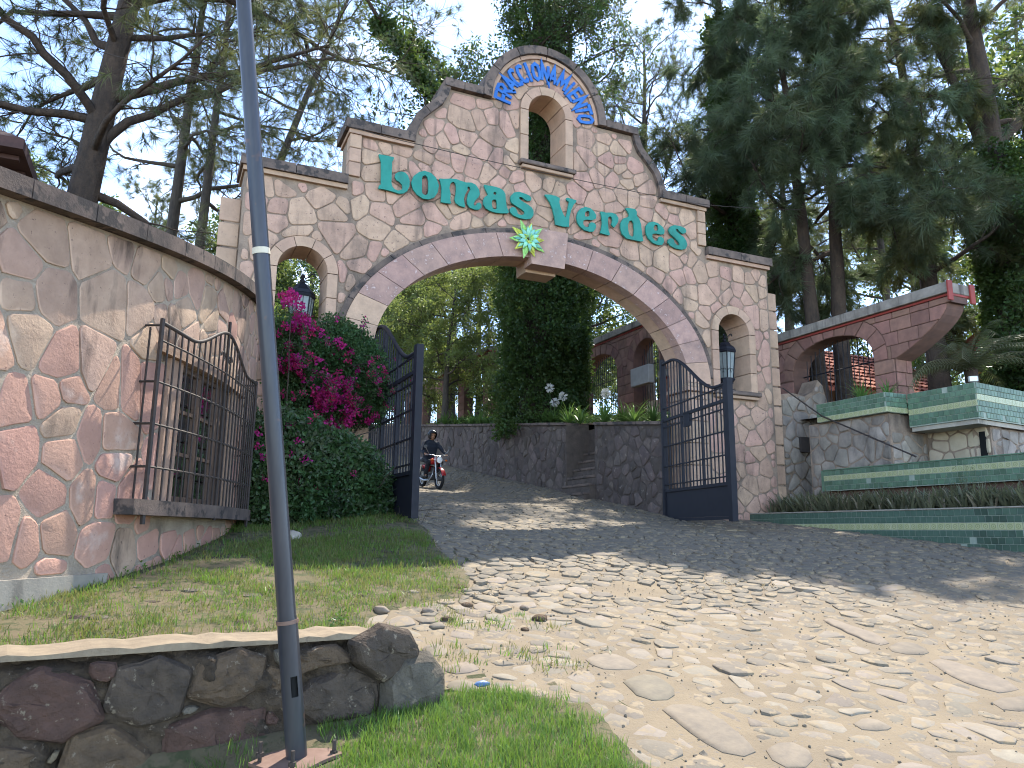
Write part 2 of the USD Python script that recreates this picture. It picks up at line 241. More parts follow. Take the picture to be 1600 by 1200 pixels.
M['strap'] = leafmat('strap_leaves', (0.065, 0.14, 0.035), (0.1, 0.19, 0.05), (0.2, 0.34, 0.07), 0.4)
M['strap2'] = leafmat('planter_leaves', (0.13, 0.14, 0.08), (0.18, 0.18, 0.11), (0.2, 0.22, 0.1), 0.5)
M['drytip'] = leafmat('dry_leaf_tips', (0.42, 0.37, 0.26), (0.34, 0.29, 0.2), (0.25, 0.2, 0.12), 0.8)
M['petal'] = leafmat('white_petals', (0.75, 0.76, 0.72), None, (0.7, 0.7, 0.66), 0.6, 0.1, 0.0)
M['grass'] = leafmat('grass_blades', (0.075, 0.15, 0.026), (0.115, 0.19, 0.035), (0.2, 0.33, 0.05), 0.5, 0.35, 0.02)
M['drygrass'] = leafmat('dry_grass_blades', (0.19, 0.19, 0.07), (0.13, 0.17, 0.045), (0.25, 0.25, 0.08), 0.7, 0.35, 0.02)
M['palm'] = leafmat('palm_fronds', (0.1, 0.12, 0.06), (0.15, 0.145, 0.08), (0.16, 0.2, 0.08), 0.45)
# ---------------------------------------------------------------- stones: cells cut from a surface, each a bevelled block
def vor_cells(pg, spacing, seed, stretch=1.0, drop=0.12, jitter=0.42, big=0.0):
    rg = np.random.default_rng(seed); x0, y0, x1, y1 = pg.bounds
    sx, sy = spacing * stretch, spacing
    xs, ys = np.meshgrid(np.arange(x0 - sx, x1 + 2 * sx, sx), np.arange(y0 - sy, y1 + 2 * sy, sy))
    xs = xs + (np.arange(xs.shape[0]) % 2)[:, None] * sx * 0.5
    p = np.stack([xs.ravel(), ys.ravel()], 1) + rg.uniform(-jitter, jitter, (xs.size, 2)) * [sx, sy]
    p = p[rg.random(len(p)) > drop]
    out = []
    for c in shapely.voronoi_polygons(MultiPoint(p), extend_to=pg.buffer(1)).geoms:
        if not c.intersects(pg): continue
        c = c.intersection(pg)
        for g in getattr(c, 'geoms', [c]):
            if g.geom_type == 'Polygon' and g.area > 0.06 * sx * sy: out.append(g)
    return out
def round_cell(c, gap, rnd, seed=0, wob=0.0):
    c = c.buffer(-gap / 2 - rnd)
    if c.is_empty: return None
    c = max(getattr(c, 'geoms', [c]), key=lambda g: g.area).buffer(rnd, quad_segs=2)
    c = c.simplify(rnd * 0.18)
    if not wob and c.area > 0.01:                      # hand-dressed edges are never straight
        q = np.array(c.segmentize(0.14).exterior.coords)[:-1]; q = q + 0.02 * (np.stack([noise2(q[:, 0] * 9, q[:, 1] * 9, 2, 2), noise2(q[:, 0] * 9 + 50, q[:, 1] * 9, 3, 2)], 1) - 0.5); c2 = Polygon(q); c = c2 if c2.is_valid else c
    if wob:
        q = np.array(c.exterior.coords)[:-1]
        n = max(8, int(c.length / wob / 3)); n = min(n, 16)
        q = np.array([c.exterior.interpolate(t, True).coords[0] for t in (np.arange(n) / n)])
        rg = np.random.default_rng(seed); q = q + rg.normal(0, wob * 0.16, q.shape)
        c2 = Polygon(q)
        if c2.is_valid and c2.area > 0.3 * c.area: c = c2
    return c if c.area > 1e-4 else None
def block(mb, c, mp, h, bev, base=-0.02, dome=0.0, tilt=None, rough=0.0, seed=0):
    """The polygon c as a bevelled stone standing h proud of the surface that mp describes."""
    q = np.array(c.exterior.coords)[:-1]
    if len(q) < 3: return mb
    if Polygon(q).exterior.is_ccw is False: q = q[::-1]
    ins = c.buffer(-bev)
    cx, cy = c.representative_point().coords[0] if not c.contains(c.centroid) else c.centroid.coords[0]
    k = max(0.45, 1 - bev * 2.2 / max(math.sqrt(c.area), 1e-3)); qi = np.array([cx, cy]) + (q - [cx, cy]) * k
    n = len(q); rg = np.random.default_rng(seed)
    tl = np.zeros(3) if tilt is None else np.array([tilt[0], tilt[1], 0])
    hh = lambda w: h + (w - [cx, cy]) @ tl[:2]
    r = rg.normal(0, rough, n) if rough else 0.0
    rings = [(q, np.full(n, base)), (q, hh(q) - bev * 0.8 + r * 0.5), (qi, hh(qi) + r)]
    v = np.vstack([mp(w[:, 0], w[:, 1], d) for w, d in rings] + [mp(np.array([cx]), np.array([cy]), np.array([h + dome]))])
    i = np.arange(n); j = (i + 1) % n
    f = np.vstack([np.stack([a + i, a + j, a + n + j, a + n + i], 1)[:, s] for a in (0, n) for s in ([0, 1, 2], [0, 2, 3])] + [np.stack([2 * n + i, 2 * n + j, np.full(n, 3 * n)], 1)])
    return mb.add(v, f)
def pieces(parent, name, items, limit=300, rest='stuff_of', smooth=42):
    """items: (mesh builder, material, importance). The most important become parts of their own, the others one mesh each material."""
    items = sorted(items, key=lambda t: -t[2])
    for mb, m, _ in items[:limit]: obj(name, mb.mesh(), m, parent, smooth)
    left = {}
    for mb, m, _ in items[limit:]: left.setdefault(str(m.GetPath()), (m, []))[1].append(mb.mesh())
    for m, ms in left.values():
        b = MB()
        for x in ms: b.add(*x)
        obj(rest, b.mesh(), m, parent, smooth, kind='stuff')
def near(p): return 1.0 / max(np.linalg.norm(np.asarray(p) - CAM), 0.5)

# ---------------------------------------------------------------- ground, road, terrace
def grid(xs, ys, fn):
    X, Y = np.meshgrid(xs, ys); v = np.stack([X, Y, fn(X, Y)], -1).reshape(-1, 3); n = len(xs)
    i = (np.arange(len(ys) - 1)[:, None] * n + np.arange(n - 1)).ravel()
    return v, np.stack([i, i + 1, i + n + 1, i + n], 1)
gx = np.unique(np.r_[np.linspace(-400, -30, 12), np.linspace(-30, -9, 15), np.linspace(-9, 9, 46), np.linspace(9, 40, 16), np.linspace(40, 400, 12)])
gy = np.unique(np.r_[np.linspace(-300, -14, 10), np.linspace(-14, 12, 66), np.linspace(12, 60, 30), np.linspace(60, 500, 14)])
obj('ground', grid(gx, gy, lambda x, y: g_road(x, y) - 0.06 - 0.25 * smooth01((y - 0.3) / 3) * smooth01((x - 3.3) / 1)), M['soil'], smooth=True, kind='structure')
ROAD = Polygon([(-4.2, -9.4), (-3.95, -8.3), (-4.45, -7.95), (-5.1, -7.35), (-4.75, -6.3), (-3.75, -5.75), (-3.35, -5.1), (-3.2, -3.6), (-3.0, -2.6), (-2.85, -0.6), (-3.1, 0.1), (-3.1, 0.7), (-3.6, 3), (-4.2, 30), (3.02, 30), (3.02, 1.0), (3.1, 0.0), (4.62, -0.05), (4.62, -9), (4.4, -14), (-4.5, -14)])
def fine(x, y): return 0.03 * (noise2(x * 2.2, y * 2.2, 21, 4) - 0.5)
def g_dust(x, y): return g_road(x, y) + fine(x, y)
def patch(pg, step, fn):
    x0, y0, x1, y1 = pg.bounds; v, f = grid(np.arange(x0 - step, x1 + 2 * step, step), np.arange(y0 - step, y1 + 2 * step, step), fn)
    c = v[f][:, :, :2].mean(1); f = f[shapely.contains_xy(pg.buffer(step * 0.7), c[:, 0], c[:, 1])]
    t = trimesh.Trimesh(v, np.vstack([f[:, [0, 1, 2]], f[:, [0, 2, 3]]]), process=False); t.remove_unreferenced_vertices(); return t.vertices, t.faces
road = thing('road', None, None); meta(road, kind='structure')
def g_bed(x, y): return g_dust(x, y) - 0.011 * smooth01((y + 7.2) / 2.0) + 0.006 * (noise2(x * 9, y * 9, 33, 2) - 0.5)
obj('dirt_bed', patch(ROAD, 0.09, g_bed), M['dust'], road, True)
def road_map(x, y, d):
    x, y = np.asarray(x, float), np.asarray(y, float); return np.stack([x, y, g_dust(x, y) + d], -1)
its = []; rg = np.random.default_rng(5)
SLABS = [[(-3.54, -8.41), (-3.29, -8.44), (-3.3, -8.79), (-3.39, -9.09), (-3.57, -9.11), (-3.6, -8.81)], [(-3.51, -7.98), (-3.22, -7.92), (-3.25, -8.21), (-3.36, -8.35), (-3.53, -8.36), (-3.56, -8.25)], [(-3.52, -7.53), (-3.23, -7.47), (-3.19, -7.73), (-3.34, -7.83), (-3.56, -7.76)], [(-0.67, -6.77), (-0.59, -6.93), (-0.69, -7.64), (-0.93, -7.69), (-0.87, -7.32)], [(-0.83, -7.69), (-0.53, -7.65), (-0.59, -7.93), (-0.79, -7.97), (-0.94, -7.87)], [(-0.85, -8.02), (-0.7, -8.21), (-0.72, -8.69), (-1.05, -8.73), (-1.08, -8.44)], [(-4.53, -7.09), (-4.35, -7.03), (-4.36, -7.24), (-4.54, -7.34)], [(-4.51, -7.48), (-4.26, -7.46), (-4.3, -7.64), (-4.53, -7.67)], [(-4.61, -7.77), (-4.43, -7.74), (-4.39, -7.95), (-4.57, -7.99)], [(-1.26, -8.81), (-0.68, -8.83), (-0.96, -9.04), (-1.39, -9.0)], [(-3.32, -9.03), (-3.03, -9.02), (-3.23, -9.28), (-3.46, -9.25)], [(-2.55, -8.88), (-2.34, -8.85), (-2.38, -9.03), (-2.63, -9.04)]]
SL = shapely.union_all([Polygon(s) for s in SLABS])
for k, s in enumerate(SLABS):
    mb = MB(); c = round_cell(Polygon(s), 0.01, 0.06, k, 0.035)
    if c is not None: block(mb, c, road_map, 0.02, 0.02, -0.04, 0.003, None, 0.002, k); its.append((mb, M['slab'], 9))
for zone, sp, gap in ((sbox(-5.2, -14, 4.7, -3.0), 0.175, 0.02), (sbox(-4.5, -3.0, 4.7, 12), 0.18, 0.016)):
    pg = ROAD.intersection(zone).difference(SL.buffer(0.05))
    for k, c in enumerate(vor_cells(pg, sp, 31, 1.15, 0.16, 0.45)):
        cc = c.centroid
        bare = noise2(cc.x * 0.55, cc.y * 0.55, 77)                         # places where the dust has covered the stones
        if cc.x < -2.2 and -7 < cc.y < -2.5: bare += 0.06
        if bare > 0.66 and rg.random() < 0.6: continue
        c = round_cell(c, gap + rg.uniform(0, 0.022) * (cc.y < -4), rg.uniform(0.02, 0.04), k, 0.03)
        if c is None: continue
        dip = max(0.0, 0.62 - abs(noise2(cc.x * 1.3, cc.y * 1.3, 41) - 0.5) * 4)
        h = rg.uniform(-0.003, 0.006) + 0.016 * rg.random() ** 6 + (0.005 if cc.y > -6 else 0)
        mb = MB(); block(mb, c, road_map, h, 0.008, -0.035, rg.uniform(0.004, 0.012), rg.normal(0, 0.045, 2), 0.003, k)
        d = np.linalg.norm([cc.x - CAM[0], cc.y - CAM[1], -1.0]); ang = math.atan2(cc.x - CAM[0], cc.y - CAM[1])
        seen = -0.22 < ang < 1.08 and cc.y > -9.9
        its.append((mb, M['cobble'], (c.area / d ** 2.0) if seen else 0.0))
pieces(road, 'cobblestone', its, 292, 'far_cobblestones', 38)
# loose grit lying on the dirt
v_, f_ = [], []
gq = rg.uniform([-4.6, -9.9], [3.5, -2.5], (5200, 2)); gq = gq[shapely.contains_xy(ROAD, gq[:, 0], gq[:, 1])]
ico = trimesh.creation.icosphere(0, 1.0)
for q in gq:
    r_ = 0.003 + 0.01 * rg.random() ** 4; o = len(v_) * len(ico.vertices); w_ = ico.vertices * r_ * rg.uniform(0.6, 1.2, 3) + [q[0], q[1], float(g_dust(q[0], q[1])) + r_ * 0.3]; v_.append(w_); f_.append(ico.faces + o)
obj('grit', (np.vstack(v_), np.vstack(f_)), M['slab'], road, False, kind='stuff')
tx = lambda x, y: g_terrace(x, y)
terr = thing('terrace', None, None); meta(terr, kind='structure')
obj('planted_soil', grid(np.unique(np.r_[3.64, np.linspace(3.9, 16, 22), np.linspace(16, 120, 14)]), np.unique(np.r_[np.linspace(0.75, 30, 40), np.linspace(30, 160, 14)]), tx), M['soil'], terr, True)
obj('upper_soil', grid(np.unique(np.r_[6.25, np.linspace(6.5, 16, 14), np.linspace(16, 120, 14)]), np.linspace(-3.4, 0.75, 8), tx), M['soil'], terr, True)

# ---------------------------------------------------------------- the gate
gate = thing('entrance_gate', 'pink stone mission-style entrance gate with stepped curved gable and wide arch', 'gate')
def face(x, z, d): return np.stack([np.asarray(x, float), -np.asarray(d, float) + 0 * np.asarray(x, float), np.asarray(z, float)], -1)   # d metres proud of the front
TH = 0.6
def ell(a, b, z0, n=41, x0=0.0, t0=0.0, t1=math.pi): t = np.linspace(t0, t1, n); return np.stack([x0 + a * np.cos(t), z0 + b * np.sin(t)], 1)
def arc_top(x0, z0, r, n=17): return ell(r, r, z0, n, x0)
half = [(5.42, 7.36), (3.76, 7.36), (3.76, 8.4)]
scurve = [(2.62, 8.4), (2.6, 8.62), (2.5, 8.9), (2.3, 9.12), (2.12, 9.3), (2.02, 9.5), (1.98, 9.66)]
crown = ell(1.16, 1.2, 9.66, 25)
right = half + scurve + [(1.3, 9.66)]
outline = [(5.42, 1.3)] + right + [tuple(p) for p in crown] + [(-x, z) for x, z in right[::-1]] + [(-5.42, 1.3)]
ARCH_O = Polygon([(3.75, 0.8)] + [tuple(p) for p in ell(3.75, 2.5, 4.6)] + [(-3.75, 0.8)])
ARCH_I = Polygon([(3.2, 0.8)] + [tuple(p) for p in ell(3.2, 2.05, 4.6)] + [(-3.2, 0.8)])
def niche(x0, w, z0, zs): return Polygon([(x0 - w, z0), (x0 + w, z0)] + [tuple(p) for p in arc_top(x0, zs, w)])
NICHES = [(0.02, 0.40, 8.56, 9.63, 0.17), (-4.42, 0.40, 4.52, 5.76, 0.17), (4.40, 0.40, 4.52, 5.76, 0.17)]
core = Polygon(outline).difference(Polygon([(3.3, 0.8)] + [tuple(p) for p in ell(3.3, 2.15, 4.6)] + [(-3.3, 0.8)]))
for n_ in NICHES: core = core.difference(niche(n_[0], n_[1] + 0.06, n_[2] - 0.05, n_[3]))
mb = MB().poly(core, 0.0, -TH, face)
obj('wall_core', mb.mesh(), M['mortar'], gate)
for s in (-1, 1):                                                        # lower piers behind both ends
    pg = Polygon([(s * 5.3, 1.3), (s * 5.72, 1.3), (s * 5.66, 6.75), (s * 5.3, 6.95)])
    obj('pier', MB().poly(pg, -0.12, -0.85, face).mesh(), M['mortar'], gate)
    its = []
    for k, zz in enumerate(np.arange(1.4, 6.6, 0.42)):
        mb = MB().box((s * 5.43, 0.1, zz), (s * 5.74, 0.16, zz + 0.39), 0.012); its.append((mb, M['dressed'], 1))
    pieces(gate, 'pier_block', its)
# coping blocks along the top outline
def strip(line, t, length, name, d0, d1, m, gap=0.012):
    ls = LineString(line); n = max(1, round(ls.length / length))
    side = LineString(line)
    for k in range(n):
        a, b = ls.length * k / n + gap / 2, ls.length * (k + 1) / n - gap / 2
        q = np.array([ls.interpolate(t_).coords[0] for t_ in np.linspace(a, b, max(2, int((b - a) / 0.12)))])
        tg = unit(np.gradient(q, axis=0)); nr = np.stack([tg[:, 1], -tg[:, 0]], 1)
        pg = Polygon(np.vstack([q + nr * 0.003, (q + nr * t)[::-1]])).buffer(0)
        obj(name, MB().poly(pg, d0, d1, face).mesh(), m, gate)
ln = [(5.5, 7.37), (3.765, 7.37)]
for s in (-1, 1):
    fl = lambda L: [(s * x, z) for x, z in L] if s > 0 else [(s * x, z) for x, z in L][::-1]
    strip(fl([(5.5, 7.37), (3.77, 7.37)]), 0.17, 0.75, 'coping_stone', 0.11, -0.72, M['coping'])
    strip(fl([(3.86, 8.41), (2.65, 8.41)]), 0.17, 0.7, 'coping_stone', 0.11, -0.72, M['coping'])
    strip(fl([(5.46, 7.29), (3.77, 7.29)]), 0.078, 1.7, 'coping_molding', 0.065, -0.67, M['dressed'])
    strip(fl([(3.8, 8.33), (2.63, 8.33)]), 0.078, 1.2, 'coping_molding', 0.065, -0.67, M['dressed'])
    strip(fl([(2.62, 8.41)] + scurve[1:] + [(1.98, 9.67)]), 0.15, 0.6, 'coping_stone', 0.08, -0.68, M['coping'])
    strip(fl([(2.1, 9.67), (1.345, 9.67)]), 0.16, 0.5, 'coping_stone', 0.1, -0.72, M['coping'])
strip([tuple(p) for p in ell(1.165, 1.205, 9.67, 41)], 0.17, 0.62, 'coping_stone', 0.1, -0.7, M['coping'])
strip([tuple(p) for p in ell(1.085, 1.12, 9.67, 41)], 0.075, 0.62, 'coping_molding', 0.05, 0.0, M['dressed'])
# voussoirs of the big arch: thin outer moulding, purple-pink face blocks, tan soffit blocks
def ring_block(a0, b0, a1, b1, z0, t0, t1, gap, x0=0.0):
    dt = gap / max(a0, 0.3)
    return Polygon(np.vstack([ell(a0, b0, z0, 7, x0, t0 + dt, t1 - dt), ell(a1, b1, z0, 7, x0, t0 + dt * 0.8, t1 - dt * 0.8)[::-1]])).buffer(0)
NV = 17; ts = np.linspace(0, math.pi, NV + 1)
for k in range(NV):
    mid = k == NV // 2
    low = k in (0, NV - 1, NV - 2)
    pg = ring_block(3.2, 2.05, 3.75, 2.5, 4.6, ts[k], ts[k + 1], 0.007)
    if not mid: obj('voussoir', MB().poly(pg, 0.05, -0.2, face).mesh(), M['dressed' if low else 'pinkstone'], gate)
    pg = ring_block(3.225, 2.075, 3.7, 2.45, 4.6, ts[k], ts[k + 1], 0.007)
    obj('soffit_stone', MB().poly(pg, -0.205, -TH - 0.01, face).mesh(), M['dressed'], gate)
    pg = ring_block(3.755, 2.505, 3.86, 2.6, 4.6, ts[k] + 0.05, ts[k + 1] + 0.05, 0.007)
    if k < NV - 1: obj('arch_molding', MB().poly(pg, 0.025, -0.05, face).mesh(), M['coping'], gate)
key = Polygon([(-0.33, 6.5), (0.36, 6.5), (0.44, 7.22), (-0.40, 7.22)])
obj('keystone', MB().poly(key, 0.11, -0.2, face).mesh(), M['pinkstone'], gate)
obj('keystone_soffit', MB().poly(Polygon([(-0.3, 6.44), (0.33, 6.44), (0.35, 6.9), (-0.33, 6.9)]), -0.21, -TH - 0.02, face).mesh(), M['dressed'], gate)
for s in (-1, 1):                                                        # jambs and imposts
    for k, zz in enumerate(np.arange(1.2, 4.3, 0.44)):
        zt = min(zz + 0.43, 4.42)
        obj('jamb_stone', MB().box((s * 3.21, -0.035, zz), (s * 3.66, 0.615, zt), 0.012).mesh(), M['dressed'], gate)
    obj('impost', MB().box((s * 3.14, -0.1, 4.43), (s * 3.78, 0.64, 4.51), 0.012).mesh(), M['dressed'], gate)
    obj('impost', MB().box((s * 3.17, -0.075, 4.513), (s * 3.76, 0.62, 4.592), 0.012).mesh(), M['dressed'], gate)
# niches: lining blocks right through the wall, and sills
for (x0, w, z0, zs, bw) in NICHES:
    n = 5; tt = np.linspace(0, math.pi, n + 1)
    for k in range(n):
        obj('niche_stone', MB().poly(ring_block(w, w, w + bw, w + bw, zs, tt[k], tt[k + 1], 0.005, x0), 0.05, -TH - 0.01, face).mesh(), M['dressed'], gate)
    for s in (-1, 1):
        zz = np.linspace(z0, zs, max(2, round((zs - z0) / 0.45)) + 1)
        for a, b in zip(zz[:-1], zz[1:]):
            obj('niche_stone', MB().box((x0 + s * w, -0.05, a + 0.004), (x0 + s * (w + bw), TH + 0.01, b - 0.004), 0.008).mesh(), M['dressed'], gate)
    obj('sill', MB().box((x0 - w - 0.2, -0.14, z0 - 0.09), (x0 + w + 0.2, TH + 0.03, z0 - 0.004), 0.015).mesh(), M['coping'], gate)
    obj('sill_molding', MB().box((x0 - w - 0.15, -0.1, z0 - 0.16), (x0 + w + 0.15, 0.05, z0 - 0.094), 0.012).mesh(), M['dressed'], gate)
# quoins of the raised block
for s in (-1, 1):
    for a in np.arange(7.56, 8.3, 0.26):
        obj('quoin', MB().box((s * 3.57, -0.05, a), (s * 3.772, 0.2, min(a + 0.25, 8.33)), 0.01).mesh(), M['dressed'], gate)
# face stones
facepg = Polygon(outline).buffer(-0.03).difference(Polygon([(3.87, 0.8), (3.87, 4.6)] + [tuple(p) for p in ell(3.87, 2.61, 4.6)] + [(-3.87, 4.6), (-3.87, 0.8)]).union(sbox(-3.67, 0, 3.67, 4.6)) if False else Polygon([(3.68, 0.8), (3.68, 4.42), (3.87, 4.6)] + [tuple(p) for p in ell(3.87, 2.61, 4.6)] + [(-3.87, 4.6), (-3.68, 4.42), (-3.68, 0.8)]))
for (x0, w, z0, zs, bw) in NICHES: facepg = facepg.difference(niche(x0, w + bw + 0.01, z0 - 0.17, zs))
for s in (-1, 1): facepg = facepg.difference(sbox(min(s * 3.56, s * 3.8), 7.5, max(s * 3.56, s * 3.8), 8.5)).difference(sbox(min(s * 3.7, s * 5.5), 7.28, max(s * 3.7, s * 5.5), 7.6)).difference(sbox(min(s * 2.6, s * 3.9), 8.32, max(s * 2.6, s * 3.9), 8.6))
facepg = facepg.intersection(sbox(-9, 1.55, 9, 12)).difference(key.buffer(0.02))
its = []
rg = np.random.default_rng(8)
for k, c in enumerate(vor_cells(facepg, 0.29, 12, 1.1, 0.2, 0.47)):
    a = c.area; c = round_cell(c, 0.022, 0.055, k, 0.0)
    if c is None: continue
    mb = MB(); block(mb, c, face, rg.uniform(0.012, 0.024), 0.01, -0.015, 0.003, rg.normal(0, 0.01, 2), 0.002, k)
    its.append((mb, M['gstone'], a))
pieces(gate, 'wall_stone', its, 300, 'small_wall_stones', 42)
# painted word round the little niche, letter by letter, as thick brush strokes
GL = {'F': [[(0, 0), (0, 1), (.55, 1)], [(0, .52), (.42, .52)]], 'R': [[(0, 0), (0, 1), (.4, 1), (.55, .8), (.4, .55), (0, .52)], [(.2, .52), (.58, 0)]], 'A': [[(0, 0), (.28, 1), (.56, 0)], [(.1, .32), (.46, .32)]],
      'C': [[(.5, .86), (.36, 1), (.12, .96), (0, .7), (0, .3), (.12, .05), (.36, 0), (.5, .15)]], 'I': [[(.1, 0), (.1, 1)]], 'O': [[(.27, 0), (.05, .14), (0, .5), (.05, .86), (.27, 1), (.49, .86), (.54, .5), (.49, .14), (.27, 0)]],
      'N': [[(0, 0), (0, 1), (.5, 0), (.5, 1)]], 'M': [[(0, 0), (.06, 1), (.34, .35), (.62, 1), (.68, 0)]], 'i': [[(.1, 0), (.1, .68)], [(.1, .92), (.1, .97)]], 'E': [[(.5, 1), (0, 1), (0, 0), (.5, 0)], [(0, .5), (.4, .5)]], 'T': [[(0, 1), (.6, 1)], [(.3, 1), (.3, 0)]]}
wordp = thing('painted_word', 'blue hand-painted word FRACCIONAMIENTO arching over the small top niche', 'lettering')
for ch, ang in zip('FRACCIONAMiENTO', (172.5, 161.5, 149.5, 138, 126.5, 116.5, 105, 92.5, 81.5, 67, 55.5, 45.5, 33.5, 23, 11)):
    sh = shapely.union_all([LineString(s).buffer(0.105, cap_style='flat' if len(s) > 2 else 'square', join_style='mitre') for s in GL[ch]])
    x0, _, x1, _ = sh.bounds; sh = affinity.translate(sh, -(x0 + x1) / 2, 0)
    w = 0.205 if ch not in 'Ii' else 0.19
    sh = affinity.scale(sh, 0.27, 0.33, origin=(0, 0)); sh = affinity.translate(sh, 0, 0.745); sh = affinity.rotate(sh, ang - 90 - 2, origin=(0, 0)); sh = affinity.translate(sh, -0.02, 9.6)
    obj('letter', MB().poly(sh.simplify(0.002), 0.054, 0.0, face).mesh(), M['blue'], wordp, label=f'blue painted letter {ch.upper()}')
